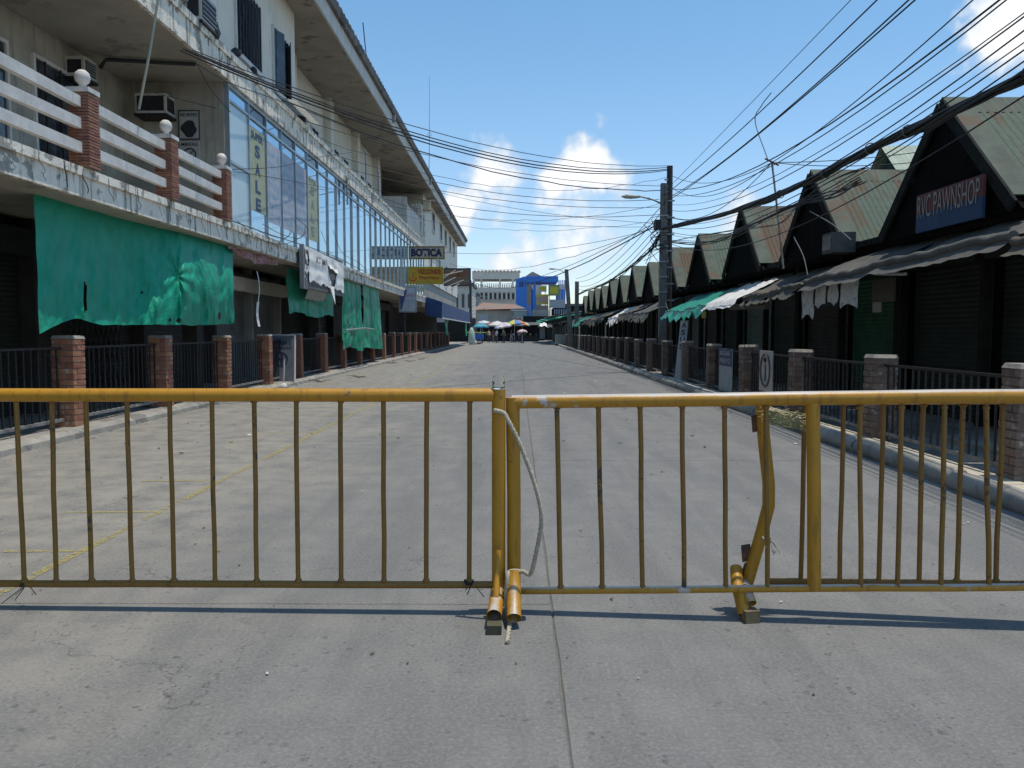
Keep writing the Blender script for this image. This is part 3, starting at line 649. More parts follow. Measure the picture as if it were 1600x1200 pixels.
# ------------------------------------------------------------------ kiosks with steep corrugated roofs
KX, KP, KE, KW = 5.60, 4.39, 2.86, 1.60; KS = 4.73
def kiosk_proto():
    X1 = 11.0; w_ = 4.69
    t = bpy.data.objects.new('kiosk', None); col.objects.link(t)
    def kp(name, m, fn, smooth=False): b = MB(); fn(b); return b.build(name, m, t, smooth)
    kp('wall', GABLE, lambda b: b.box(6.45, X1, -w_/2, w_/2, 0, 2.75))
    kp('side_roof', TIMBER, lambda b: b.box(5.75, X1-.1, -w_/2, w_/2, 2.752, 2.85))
    kp('gable_board', GABLE, lambda b: b.hexa([(5.64, -1.70, 2.72), (5.70, -1.70, 2.72), (5.70, 1.70, 2.72), (5.64, 1.70, 2.72), (5.64, -.02, 4.31), (5.70, -.02, 4.31), (5.70, .02, 4.31), (5.64, .02, 4.31)]))  # set forward as a dark triangle, stands in for shade of the recessed gable
    nrm = math.hypot(KW, KP-KE)
    for s in (-1, 1):
        n = 306
        kp('roof_sheet', ROOFG, lambda b: b.grid(lambda u, v: (5.86+5.1*u, s*(.02+(KW)*v), KP-(KP-KE)*v+.017*math.sin(2*math.pi*5.1*u/.10)), n, 3), True)
        kp('verge_flashing', RIDGE, lambda b: b.obox((5.735, s*KW/2, (KP+KE)/2+.022), (.15, 0, 0), (0, s*KW/2, -(KP-KE)/2), (0, s*.006, .006)))
        kp('ridge_flashing', RIDGE, lambda b: b.obox((8.3, s*.13, KP-.115), (2.71, 0, 0), (0, s*.13, -.13), (0, s*.008, .008)))
        kp('barge_board', TIMBER, lambda b: b.obox((5.575, s*(KW/2+.03), (KP+KE)/2-.10), (.02, 0, 0), (0, s*(KW/2+.01), -(KP-KE)/2-.01), (0, s*.055, .055)))
        kp('rafter', TIMBER, lambda b: b.obox((5.98, s*(KW/2), (KP+KE)/2-.12), (.38, 0, 0), (0, s*.04, -.04), (0, s*.05, .05)))
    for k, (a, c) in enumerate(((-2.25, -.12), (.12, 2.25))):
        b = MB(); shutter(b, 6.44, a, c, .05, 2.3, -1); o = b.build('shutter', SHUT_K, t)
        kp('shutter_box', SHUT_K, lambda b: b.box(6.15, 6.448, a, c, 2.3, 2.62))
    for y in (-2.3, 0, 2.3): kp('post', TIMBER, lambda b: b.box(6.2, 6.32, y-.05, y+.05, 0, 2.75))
    kp('floor_step', WALK, lambda b: b.box(5.2, 6.44, -w_/2, w_/2, -.02, .06))
    return t
kd = ['painted sign in its gable', 'green shutter below', 'second beyond the painted sign', 'above the white sheet awning', 'half hidden by utility poles']
kpro = kiosk_proto()
KY = [10.78+KS*k for k in range(13)]
for k, y in enumerate(KY):
    o = kpro if k == 0 else copy_tree(kpro)
    o.location = (0, y, .05); o.scale.z = (1, 1, 1.01, .985, 1, .97, 1.02, .99, 1.015, .98, 1, 1.02, .97)[k]
    tag(o, f'kiosk with steep rusty green corrugated roof, {kd[k] if k < 5 else ORD[k]+" counted from the painted sign"}', 'kiosk', 'kiosks in a row along the street')
# one bright green shutter and a slate one in the second and third kiosks
for o in list(bpy.data.objects):
    if o.name.startswith('shutter') and o.parent and o.parent.name.startswith('kiosk'):
        pass
def recolour(k, idx, m):
    ko = [q for q in bpy.data.objects if q.name.startswith('kiosk') and abs(q.location.y-KY[k]) < .01][0]
    shs = sorted([c for c in ko.children if c.name.split('.')[0] == 'shutter'], key=lambda c: c.data.vertices[0].co.y)
    shs[idx].data = shs[idx].data.copy(); shs[idx].data.materials[0] = m
recolour(1, 0, SHUT_N); recolour(1, 1, SHUT_D); recolour(2, 1, SHUT_G); recolour(3, 1, SHUT_D); recolour(4, 0, SHUT_G)
# taller market sheds behind the row
for k, (x, y, zz, lab) in enumerate(((11.3, 25.4, 7.15, 'pale green gabled market shed roof rising behind the front kiosks'), (11.3, 41.5, 7.1, 'dark green gable peak of a shed just showing behind the kiosks'))):
    t = thing('market_shed', lab, 'shed', (x+3, y, 0))
    MB().box(x+.4, x+8, y-2.2, y+2.2, 0, 5.2).build('wall', TIMBER, t)
    MB().hexa([(x+.35, y-1.9, 5.21), (x+.45, y-1.9, 5.21), (x+.45, y+1.9, 5.21), (x+.35, y+1.9, 5.21), (x+.35, y-.02, zz-.1), (x+.45, y-.02, zz-.1), (x+.45, y+.02, zz-.1), (x+.35, y+.02, zz-.1)]).build('gable_board', mat('green_gable', (.045, .085, .07)), t)
    for s in (-1, 1):
        MB().grid(lambda u, v: (x+8.5*u, y+s*2.35*v, zz-2.05*v+.012*math.sin(2*math.pi*8.5*u/.16)), 320, 2).build('roof_sheet', mat('pale_green_iron', (.30, .38, .30), (.25, .31, .25), 2, .6), t, True)
from mathutils import noise as mno
# ------------------------------------------------------------------ yellow crowd barriers
def onp(px, py, a, b):
    d = ray(px, py); t = (a+b*CAM.x-CAM.y)/(d.y-b*d.x); return CAM+d*t
def rod(name, parent, pts, r, m, n=10, cap=True): return MB().tube(pts, r, n, cap).build(name, m, parent, True)
def wobble(p, q, k, amp, rs):
    out = []
    for i in range(k+1):
        v = Vector(p).lerp(Vector(q), i/k)
        if 0 < i < k: v += Vector((rs.uniform(-amp, amp), rs.uniform(-amp, amp), rs.uniform(-amp, amp)))
        out.append(v)
    return out
rs = random.Random(31)
LA, LB = 3.905, -.026
def lp(px, py, dy=0.0): return onp(px, py, LA+dy, LB)
b1 = thing('crowd_barrier', 'yellow tubular steel barrier whose end post carries a clear bottle', 'barrier', (-1.5, 3.95, 0), 'yellow barriers closing the street')
tl = lp(-110, 617)
rod('top_rail', b1, wobble(tl, lp(772, 617), 8, .0015, rs), .0335, YEL, 16)
rod('bottom_rail', b1, wobble(lp(-110, 912), lp(772, 913.5), 8, .002, rs), .0185, YELB, 12)
rod('post', b1, [lp(779, 1 and 608), lp(779, 925), lp(778, 945)], .0335, YEL, 16)
rod('post', b1, [lp(-112, 608), lp(-104, 925), lp(-104, 947)], .0335, YEL, 16)
for xt, xb in ((25, 38), (80, 88), (134, 143), (198, 207), (265, 272), (331, 336), (397, 401), (463, 466), (532, 533), (599, 600), (667, 666), (734, 733)):
    rod('bar', b1, wobble(lp(xt, 622), lp(xb, 910), 4, .0022, rs), .0122, YELB, 8)
fe = at(772, 963, Z=.062); ft = rod('foot', b1, [Vector((fe.x+.012, 3.93, .115)), Vector((fe.x+.010, 3.85, .10)), fe], .036, YELW, 16, False)
MB().obox((fe.x+.002, fe.y-.035, .022), (.034, 0, 0), (0, .04, 0), (0, 0, .022)).build('foot_block', mat('olive_rubber', (.10, .09, .05), (.07, .065, .045), 9, .8), ft)
rod('brace', b1, [lp(779, 859, -.06), lp(775, 935, -.12), lp(773, 947, -.15)], [.015, .017, .018], YELW, 10, False)
PA, PB = 3.93, -.082
b2 = thing('crowd_barrier', 'yellow tubular steel barrier with rubbed grey top rail, tilted, roped to its neighbour', 'barrier', (1.3, 3.82, 0), 'yellow barriers closing the street')
rod('top_rail', b2, wobble(onp(800, 628, PA, PB), onp(1720, 617, PA, PB), 8, .002, rs), .0335, YELW, 16)
rod('bottom_rail', b2, wobble(onp(808, 923, PA, PB), onp(1720, 916, PA, PB), 8, .002, rs), .0185, YELW, 12)
rod('post', b2, [onp(801, 621, PA, PB), onp(803, 780, PA, PB), onp(803, 925, PA, PB), onp(803, 948, PA, PB)], .034, YEL, 16)
rod('post', b2, [onp(1270, 628, PA, PB), onp(1272, 780, PA, PB), onp(1272, 922, PA, PB)], .032, YEL, 16)
rod('post', b2, [onp(1722, 612, PA, PB), onp(1712, 925, PA, PB), onp(1712, 945, PA, PB)], .034, YEL, 16)
for xt, xb in ((870, 876), (935, 941), (1000, 1004), (1066, 1069), (1132, 1134), (1197, 1199), (1344, 1345), (1409, 1402), (1476, 1470), (1541, 1545), (1612, 1605), (1675, 1668)):
    rod('bar', b2, wobble(onp(xt, 632, PA, PB), onp(xb, 920, PA, PB), 4, .0028, rs), .0122, YELB, 8)
e2 = at(803, 966, Z=.05); f2 = rod('foot', b2, [onp(803, 892, PA-.06, PB), onp(803, 920, PA-.10, PB), e2], [.030, .034, .035], YELW, 16, False)
PC, PD = 4.13, -.138
b3 = thing('crowd_barrier', 'yellow barrier with a badly bent end post, standing behind the tilted one', 'barrier', (1.8, 3.88, 0), 'yellow barriers closing the street')
rod('top_rail', b3, [onp(1196, 624, PC, PD), onp(1720, 621, PC, PD)], .030, YEL, 14)
rod('bottom_rail', b3, [onp(1197, 908, PC, PD), onp(1720, 914, PC, PD)], .0175, YELB, 12)
rod('post', b3, [onp(1190, 626, PC, PD), onp(1193, 680, PC, PD), onp(1201, 755, PC, PD), onp(1201, 790, PC, PD), onp(1192, 825, PC, PD), onp(1172, 895, PC, PD), onp(1163, 925, PC, PD)], .031, YEL, 14)
rod('post', b3, [onp(1722, 618, PC, PD), onp(1708, 940, PC, PD)], .031, YEL, 14)
for xt, xb in ((1257, 1251), (1318, 1312), (1380, 1373), (1443, 1436), (1505, 1495), (1567, 1556), (1630, 1618)):
    rod('bar', b3, wobble(onp(xt, 628, PC, PD), onp(xb, 910, PC, PD), 4, .003, rs), .0122, YELB, 8)
e3 = at(1172, 944, Z=.075)
rod('foot', b3, [onp(1150, 888, PC, PD), onp(1152, 915, PC-.1, PD), at(1163, 960, Z=.03)], .030, YEL, 14, False)
f3 = rod('foot', b3, [onp(1161, 912, PC, PD), onp(1166, 928, PC-.12, PD), e3], .033, YELW, 14, False)
MB().obox((e3.x-.008, e3.y-.03, .03), (.036, .006, 0), (-.006, .03, 0), (0, 0, .03)).build('foot_block', mat('worn_timber', (.20, .155, .09), (.13, .10, .06), 12, .85, .3), f3)
for px, py in ((1182, 661), (1166, 864)):
    c = onp(px, py, PC, PD); MB().obox(c, (.022, 0, .004), (0, .006, 0), (-.004, 0, .042)).build('latch_tab', RUST, b3)
rod('tie_pin', b3, [onp(1166, 880, PC, PD), onp(1156, 905, PC, PD)], .008, RUST, 8)
# weld beads where the bars meet the rails
wb = MB().lathe([(.010, -.010), (.016, -.005), (.0175, 0), (.0155, .005), (.010, .010)], 9).mesh('weld_bead', YELB, smooth=True)
for bar_thing in (b1, b2, b3):
    for o in [c for c in bar_thing.children if c.name.split('.')[0] == 'bar']:
        n_ = len(o.data.vertices); vs = [o.data.vertices[q].co for q in range(8)]; ve = [o.data.vertices[n_-24+q].co for q in range(8)]
        for grp, dz in ((vs, -.014), (ve, .010)):
            p = sum((Vector(v) for v in grp), Vector())/8; inst('weld_bead', wb, bar_thing, p+Vector((0, 0, dz)), (rs.uniform(-.3, .3), rs.uniform(-.3, .3), rs.random()), (rs.uniform(.9, 1.15),)*3)
# rope, twine, straw, bottle
def spline(pts, k=8):
    pts = [Vector(p) for p in pts]; P = [pts[0]*2-pts[1]]+pts+[pts[-1]*2-pts[-2]]; out = []
    for i in range(1, len(P)-2):
        for j in range(k):
            t = j/k; a, b, c, d = P[i-1], P[i], P[i+1], P[i+2]
            out.append(.5*((2*b)+(c-a)*t+(2*a-5*b+4*c-d)*t*t+(3*b-a-3*c+d)*t**3))
    out.append(pts[-1]); return out
def twisted(pts, r, strands=3, turns=60, n=6):
    b = MB(); pts = spline(pts, 14); L = len(pts)
    for s in range(strands):
        q = []
        for i, p in enumerate(pts):
            d = (pts[min(i+1, L-1)]-pts[max(0, i-1)]).normalized(); u = d.cross(Vector((.3, .9, .2))).normalized(); v = d.cross(u)
            a = 2*math.pi*(s/strands+turns*i/L); q.append(p+(u*math.cos(a)+v*math.sin(a))*r*.55)
        b.tube(q, r*.62, n)
    return b
rp = twisted([at(772, 641, Y=3.86), at(786, 645, Y=3.85), at(793, 655, Y=3.84), at(815, 700, Y=3.82), at(838, 765, Y=3.80), at(846, 812, Y=3.80), at(838, 862, Y=3.82), at(829, 896, Y=3.85), at(817, 893, Y=3.86), at(797, 893, Y=3.86), at(793, 905, Y=3.83), at(790, 945, Y=3.80), at(796, 970, Y=3.74), at(793, 1003, Z=.012)], .0105, 3, 30)
tag(rp.build('rope', ROPE, None, True), 'pale twisted rope knotted between the two barrier posts', 'rope')
def knot(c, r, n, m, name, label, rs):
    b = MB()
    for i in range(n):
        p = [c+Vector((math.cos(a)*r, math.sin(a)*r, rs.uniform(-.012, .012))) for a in [k*math.pi/5+i for k in range(9)]]
        b.tube(p, .0028, 5)
    for i in range(4):
        d = Vector((rs.uniform(-1, 1), rs.uniform(-1, -.2), -rs.uniform(.3, 1.2)))*.05
        b.tube(spline([c, c+d*.5+Vector((.01, 0, 0)), c+d*1.6]), .0022, 5)
    return tag(b.build(name, m, None, True), label, 'twine')
knot(lp(38, 912), .021, 4, BLACKP, 'twine', 'black twine knotted round the first bar foot of the bottle barrier', rs)
knot(lp(733, 909), .024, 5, BLACKP, 'twine', 'grey black twine knotted round a bar foot beside the barrier post', rs)
knot(onp(1198, 842, PC-.1, PD), .02, 3, ROPE, 'twine', 'thin pale twine looped round the bent barrier post', rs)
sb = MB()
for i in range(110):
    t = rs.random(); c = onp(1203+48*t+rs.uniform(-5, 5), 650+8*t+rs.uniform(-10, 12), PA+.07, PB)
    dv = Vector((rs.uniform(.03, .11), rs.uniform(-.03, .03), rs.uniform(-.04, .025)))
    sb.tube([c-dv*.6, c+Vector((0, 0, rs.uniform(-.006, .012))), c+dv*.7], [.0012, .0022, .0008], 4)
o = tag(sb.build('straw_bundle', STRAW), 'bunch of dry grass and straw string tied to the barrier centre post', 'straw')
gl = bpy.data.materials.new('clear_plastic'); gl.use_nodes = True; pb = gl.node_tree.nodes['Principled BSDF']
pb.inputs['Transmission Weight'].default_value = 1; pb.inputs['Roughness'].default_value = .08; pb.inputs['IOR'].default_value = 1.12; pb.inputs['Base Color'].default_value = (.93, .96, .98, 1)
pt = lp(779, 608)
bo = MB().lathe([(.020, 0), (.030, .004), (.0315, .012), (.029, .022), (.0315, .032), (.031, .048), (.024, .062), (.026, .066), (.018, .074), (.012, .078)], 20, (pt.x, pt.y, pt.z)).build('plastic_bottle', gl, None, True)
tag(bo, 'crushed clear plastic bottle standing on top of the barrier post', 'bottle')

# ------------------------------------------------------------------ green tarpaulins under the balcony slab
def tarp(name, label, X, Y0, Y1, ztop, zbot, m, amp=.09, seed=1, nu=110, nv=60, gather=None, holes=(), pleats=9, tilt=None):
    def fn(u, v):
        y = Y0+(Y1-Y0)*u; zt = ztop(u); zb = zbot(u)+.03*mno.noise(Vector((u*14, seed, 0))); z = zt+(zb-zt)*v
        f = (.35+.65*v); tx, tl_, bl_ = tilt(u) if tilt else (0, 0, 0); x = X+tx+tl_*v**1.4+bl_*math.sin(math.pi*min(1, v*.95))+f*amp*(mno.noise(Vector((u*pleats, v*1.3, seed*3.1)))+.55*mno.noise(Vector((u*pleats*2.7, v*2.6, seed)))+.28*mno.noise(Vector((u*pleats*6+v*3, v*7, seed*2)))+.34*(.5-abs(mno.noise(Vector((u*pleats*2.2+v*2.4, v*3.2-u*5, seed*4)))))*f)
        if gather:
            gu, gv = gather; du, dv = (u-gu)*(Y1-Y0), (v-gv)*(zt-zb); rr = math.hypot(du, dv)+.12; a = math.atan2(dv, du)
            x += .011*math.sin(a*9+1+3.5*mno.noise(Vector((u*5, v*4, 2))))*math.exp(-(rr-.5)**2/.4)-.05*math.exp(-rr*rr/.12)
        y += .02*mno.noise(Vector((u*9, v*5, seed+5)))+.05*v*mno.noise(Vector((0 if u < .5 else 9, v*4, seed)))
        return (x, y*(1 if not tilt else x/-5.97), z)
    sk = (lambda u, v: any(((u-a)/ra)**2+((v-b)/rb_)**2 < 1+.6*mno.noise(Vector((u*40, v*30, 1))) for a, b, ra, rb_ in holes)) if holes else None
    o = MB().grid(fn, nu, nv, sk).build(name, m, None, True)
    return tag(o, label, 'tarpaulin', 'green tarpaulins hung under the balcony slab')
tarp('tarpaulin', 'large torn dark green tarpaulin hanging from the balcony slab, widest of all', -5.90, 9.98, 16.9, lambda u: 3.16, lambda u: 1.46+.04*math.sin(u*3.1)+.10*math.exp(-((u-.12)/.05)**2)-.10*max(0, 1-u*14)+.10*u**6, TARP, .085, 1, 170, 90, (.60, .5), ((.875, .90, .012, .05), (.60, .955, .017, .03), (.545, .95, .008, .022), (.40, .69, .006, .008), (.158, .80, .006, .15)), 9, lambda u: (-.23+.17*(lambda q: q*q*(3-2*q))(min(1, max(0, (u-.30)/.42))), .17-.05*u, .17*(lambda q: q*q*(3-2*q))(min(1, max(0, (u-.30)/.42)))))
tarp('tarpaulin', 'short green tarpaulin behind the torn white signboard', -6.0, 21.0, 26.3, lambda u: 3.05, lambda u: 1.85+.06*math.sin(u*9), TARPF, .10, 2, 60, 34, None, ((.3, .2, .012, .03), (.6, .35, .01, .02)))
tarp('tarpaulin', 'narrow green tarpaulin strip hanging down to the railings, nearer of a pair', -5.88, 27.0, 30.2, lambda u: 3.14, lambda u: .75+.10*math.sin(u*5), TARPF, .16, 3, 60, 60, (.3, .72), (), 6)
tarp('tarpaulin', 'faded green tarpaulin strip hanging to the railings, farther of a pair', -5.86, 30.35, 34.3, lambda u: 3.14, lambda u: .62+.16*(1-u), TARPF, .16, 4, 60, 60, None, (), 5)
tag(rod('bamboo_pole', None, [(-5.62, 26.2, 1.42), (-5.55, 29.2, 1.50), (-5.6, 31.2, 1.46)], .03, METG), 'pale pole holding the narrow green tarpaulin above the railings', 'pole')
tarp('tarpaulin', 'small green cloth scrap hanging under the far slab', -5.2, 58, 60, lambda u: 2.3, lambda u: 1.1, TARPF, .1, 6, 20, 20)
tarp('tarpaulin', 'small green cloth scrap hanging under the navy awning end', -4.75, 74, 75.2, lambda u: 2.25, lambda u: .95, TARPF, .1, 7, 20, 20)
# pink patterned cloth edge, hanging paper strip
pk = MB().grid(lambda u, v: (-5.85+.05*math.sin(u*20), 16.3+3.2*u, 3.12-(.22-.30*abs(u-.55)+.25*max(0, u-.8))*v*(1.0)), 40, 6).build('cloth_valance', mat('red_speckled_cloth', (.32, .12, .12), (.20, .09, .09), 30, .8, patch=.4, patch_c=(.42, .32, .30), patch_scale=22))
tag(pk, 'faded red speckled cloth valance under the slab beside the big tarpaulin', 'cloth')
tag(MB().grid(lambda u, v: (-5.9+.04*math.sin(v*6), 18.15+.16*u+.12*v, 2.75-1.25*v), 3, 20, lambda u, v: v < .55 and abs(u-.5) > .25).build('paper_strip', WHITEC), 'long torn white strip dangling below the red valance', 'paper')
# torn white signboard on the fascia
sgn = thing('signboard', 'torn white canvas signboard in a metal frame on the slab edge', 'sign', (-5.6, 23.2, 2.5))
def torn(u, v):
    if .52 < u < .84 and v > .25 and abs((u-.68)/.17) < (1.0-v)*1.15 : return True
    if u < .10 and v > .1 and mno.noise(Vector((u*30, v*6, 3))) > -.1: return True
    return v > .86+.1*mno.noise(Vector((u*13, 2, 0)))
MB().grid(lambda u, v: (-5.52+.02*mno.noise(Vector((u*8, v*5, 1))), 20.9+4.7*u, 3.62-1.02*v-.10*u), 80, 34, torn).build('canvas', BANNER, sgn, True)
MB().grid(lambda u, v: (-5.50+.05*v, 23.5+1.1*u, 3.32-.12*v+.03*math.sin(u*7)-.05*u), 12, 5).build('torn_flap', BANNER, sgn, True)
MB().grid(lambda u, v: (-5.50+.10*v, 23.6+.55*u*(1-v)+.25*v, 2.72-.55*v), 8, 10).build('torn_flap', BANNER, sgn, True)
MB().grid(lambda u, v: (-5.52-.3*v, 21.4+2.1*u+.6*v, 2.58-.30*v), 8, 8).build('torn_flap', mat('grey_sheet', (.36, .35, .33)), sgn, True)
MB().box(-5.62, -5.56, 20.85, 25.7, 2.5, 3.62).build('backing', mat('grey_backing', (.17, .17, .17), (.12, .12, .12), 3), sgn)
MB().box(-5.62, -5.51, 20.78, 20.84, 2.5, 3.64).build('frame_end', METG, sgn)
lettering(sgn, 'KT MA', (-5.495, 22.7, 3.35), UX, UZ, 1.3, .18, flat('grey_letter', (.2, .2, .22)))
lettering(sgn, 'MOBILE NO', (-5.495, 22.1, 2.72), UX, UZ, .9, .08, flat('grey_letter', (.2, .2, .22)), 0)
# ------------------------------------------------------------------ projecting signs of the far glass front
XX = Vector((1, 0, 0))
def panel_sign(name, label, c0, c1, z0, z1, th, face, frame, cat='sign'):
    c0, c1 = Vector(c0), Vector(c1); t = thing(name, label, cat, ((c0.x+c1.x)/2, (c0.y+c1.y)/2, z0))
    d = (c1-c0); d.z = 0; nrm = Vector((d.y, -d.x, 0)).normalized()*th/2
    mid = (c0+c1)/2; mid.z = (z0+z1)/2
    MB().obox(mid, d/2, nrm, (0, 0, (z1-z0)/2)).build('face', face, t)
    e = d.normalized()*.03
    for zz in (z0, z1): MB().obox((mid.x, mid.y, zz), d/2+e, nrm*1.25, (0, 0, .035)).build('frame', frame, t)
    for p in (c0, c1): MB().obox((p.x, p.y, mid.z), e, nrm*1.2, (0, 0, (z1-z0)/2-.036)).build('frame', frame, t)
    return t
p0 = at(640, 395, Y=43.0); p1 = at(694, 395, Y=43.0)
z0, z1 = at(667, 404, Y=43.0).z, at(667, 386, Y=43.0).z
s1 = panel_sign('shop_sign', 'cream lightbox sign with bold navy lettering jutting from the building', p0, p1, z0, z1, .16, flat('cream_face', (.50, .45, .34)), flat('gold_frame', (.24, .17, .06)))
lettering(s1, 'BOTICA', (p0+p1)/2+Vector((0, -.10, 0)), XX, UZ, (p1-p0).length*.9, (z1-z0)*.70, flat('deep_navy', (.025, .03, .10)), .05)
q0 = at(639, 430, Y=42.6); q1 = at(692, 430, Y=42.6); z0, z1 = at(667, 443, Y=42.6).z, at(667, 418, Y=42.6).z
s2 = panel_sign('shop_sign', 'yellow pharmacy sign with red lettering hanging below the cream sign', q0, q1, z0, z1, .14, flat('yellow_face', (.55, .33, .035)), flat('yellow_edge', (.45, .36, .05)))
qm = (q0+q1)/2; wq = (q1-q0).length
RED = flat('sign_red', (.42, .05, .025))
lettering(s2, 'VIZCONDE', (qm.x+wq*.11, qm.y-.09, z1-(z1-z0)*.27), XX, UZ, wq*.68, (z1-z0)*.30, RED, .03)
lettering(s2, 'Pharmacy', (qm.x+wq*.11, qm.y-.09, z1-(z1-z0)*.66), XX, UZ, wq*.58, (z1-z0)*.26, RED, .01)
MB().tube([Vector((q0.x+wq*.12+.18*math.cos(a), qm.y-.085, z0+.28+.14*math.sin(a))) for a in [math.pi+math.pi*k/8 for k in range(9)]], .03, 6).build('mortar_emblem', RED, s2)
MB().bar((q0.x+wq*.10, qm.y-.085, z0+.30), (q0.x+wq*.17, qm.y-.085, z0+.58), .04, .02).build('pestle_emblem', RED, s2)
rod('hanger', s2, [(p1.x-.35, 42.85, at(667, 404, Y=43).z), (p1.x-.35, 42.7, z1)], .035, METG)
rod('hanger', s2, [(p0.x+.2, 42.85, at(667, 404, Y=43).z), (p0.x+.2, 42.7, z1)], .025, METG)
r0 = at(694, 433, Y=50); r1 = at(735, 433, Y=50); z0, z1 = at(715, 446, Y=50).z, at(715, 420, Y=50).z
s3 = panel_sign('shop_sign', 'brown sign with red lettering half hidden behind the yellow one', r0, r1, z0, z1, .14, flat('brown_face', (.23, .16, .10)), flat('navy_edge', (.04, .05, .12)))
lettering(s3, 'PHARMACY', ((r0.x+r1.x)/2, 49.9, z1-(z1-z0)*.33), XX, UZ, 1.5, (z1-z0)*.3, flat('sign_orange', (.40, .13, .05)), .02)
lettering(s3, 'AND GENERAL MDSE', ((r0.x+r1.x)/2, 49.9, z0+(z1-z0)*.25), XX, UZ, 1.5, (z1-z0)*.12, flat('sign_tan', (.4, .34, .26)), 0)
# white and blue canvas panel hung at the slab end
u0 = at(624, 468, Y=40.5); u1 = at(650, 468, Y=40.5); z0, z1 = at(637, 487, Y=40.5).z, at(637, 449, Y=40.5).z
s4 = panel_sign('hanging_sign', 'white and blue canvas panel hanging below the slab end', u0, u1, z0, z1, .05, flat('pale_sign', (.48, .52, .58)), METG)
MB().poly([(u0.x+.05, 40.46, z1-.1), (u0.x+.42, 40.46, z1-.1), (u0.x+.12, 40.46, z0+.1), (u0.x+.05, 40.46, z0+.1)]).build('blue_field', flat('sign_blue', (.08, .12, .32)), s4)
lettering(s4, 'BAYAD', ((u0.x+u1.x)/2+.15, 40.45, z1-.4), XX, UZ, .45, .16, flat('sign_pink', (.45, .2, .3)), 0)
lettering(s4, 'CENTER', ((u0.x+u1.x)/2+.15, 40.45, z1-.7), XX, UZ, .45, .12, flat('sign_pale', (.3, .35, .5)), 0)
rs = random.Random(77)
for k in range(5):
    a = at(684+k*3, 432+k*6, Y=46+k*.6); tag(rod('fluorescent_bracket', None, [a, a+Vector((rs.uniform(.7, 1.6), .2, rs.uniform(.15, .7)))], .022, PAINTW, 6), f'thin white sign lamp strut behind the yellow sign, {ORD[k]} from the top', 'strut', 'sign lamp struts')
# signs on the balcony end wall
def wall_sign(px0, py0, px1, py1, face, label):
    a, c = at(px0, py0, Y=YG-.1), at(px1, py1, Y=YG-.1)
    t = thing('notice_board', label, 'sign', ((a.x+c.x)/2, YG-.09, c.z))
    MB().box(a.x, c.x, YG-.10, YG-.062, c.z, a.z).build('face', face, t); return t, a, c
WS = flat('notice_white', (.42, .42, .40)); KS_ = flat('notice_black', (.03, .03, .035))
t, a, c = wall_sign(279, 173, 312, 217, WS, 'framed no entry notice with dark picture on the balcony end wall')
lettering(t, 'NO ENTRY', ((a.x+c.x)/2, YG-.104, a.z-.08), XX, UZ, (c.x-a.x)*.85, .07, KS_, .02)
MB().poly([((a.x+c.x)/2+(.155+.03*math.sin(k*5))*math.cos(2*math.pi*k/18), YG-.103, (a.z+c.z)/2-.08+.17*math.sin(2*math.pi*k/18)) for k in range(18)]).build('picture', KS_, t)
MB().tube([(a.x, YG-.1, a.z), (c.x, YG-.1, a.z), (c.x, YG-.1, c.z), (a.x, YG-.1, c.z), (a.x, YG-.1, a.z)], .014, 6).build('frame', KS_, t)
t, a, c = wall_sign(281, 220, 312, 252, WS, 'smaller round-emblem notice under the no entry notice')
lettering(t, 'MIKKALI', ((a.x+c.x)/2, YG-.104, a.z-.07), XX, UZ, (c.x-a.x)*.85, .06, KS_, .02)
MB().tube([((a.x+c.x)/2+.12*math.cos(k*math.pi/10), YG-.104, (a.z+c.z)/2-.07+.12*math.sin(k*math.pi/10)) for k in range(21)], .014, 6).build('emblem', KS_, t)
MB().bar(((a.x+c.x)/2-.07, YG-.104, (a.z+c.z)/2-.14), ((a.x+c.x)/2+.07, YG-.104, (a.z+c.z)/2), .03, .01).build('emblem_bar', KS_, t)
# air conditioners
def aircon(label, c, w_, d, h, axis):
    t = thing('air_conditioner', label, 'air conditioner', c, 'window air conditioners')
    x, y, z = c
    if axis == 'x': sx, sy = d/2, w_/2
    else: sx, sy = w_/2, d/2
    MB().box(x-sx, x+sx, y-sy, y+sy, z, z+h).build('case', PLAS, t)
    g = 'x' if axis == 'x' else 'y'
    if axis == 'x':
        MB().box(x+sx, x+sx+.012, y-sy+.04, y+sy-.04, z+.05, z+h-.05).build('grille_panel', BLACKP, t)
        MB().box(x-sx+.05, x+sx-.05, y-sy-.010, y-sy, z+.06, z+h-.06).build('side_vent', BLACKP, t)
        for k in range(5): MB().box(x+sx+.013, x+sx+.022, y-sy+.03, y+sy-.03, z+.08+k*(h-.16)/4-.008, z+.08+k*(h-.16)/4+.008).build('grille_slat', METG, t)
    else:
        MB().box(x-sx+.04, x+sx-.04, y-sy-.012, y-sy, z+.05, z+h-.05).build('grille_panel', BLACKP, t)
        MB().box(x+sx, x+sx+.010, y-sy+.05, y+sy-.05, z+.06, z+h-.06).build('side_vent', BLACKP, t)
    MB().box(x-sx-.02, x+sx+.02, y-sy-.02, y+sy+.02, z-.05, z-.004).build('bracket', IRON, t)
    return t
c = at(143, 128, X=-7.5); aircon('old white air conditioner on the shaded balcony back wall', (-7.62, 14.25, 5.78), .40, .34, .34, 'x')
aircon('rusty framed air conditioner on the balcony end wall beside the notices', (-7.12, YG-.28, 5.62), .60, .42, .38, 'y')
aircon('pale air conditioner on the upper slab under the first barred window', (-5.78, 15.0, 6.95), .72, .30, .50, 'x')
aircon('white air conditioner on the upper slab past the last barred window', (-6.3, 22.6, 6.93), .75, .7, .45, 'x')
h = thing('plastic_hood', 'clear corrugated hood sheet leaning over the upper slab edge', 'hood', (-5.8, 21.2, 6.93))
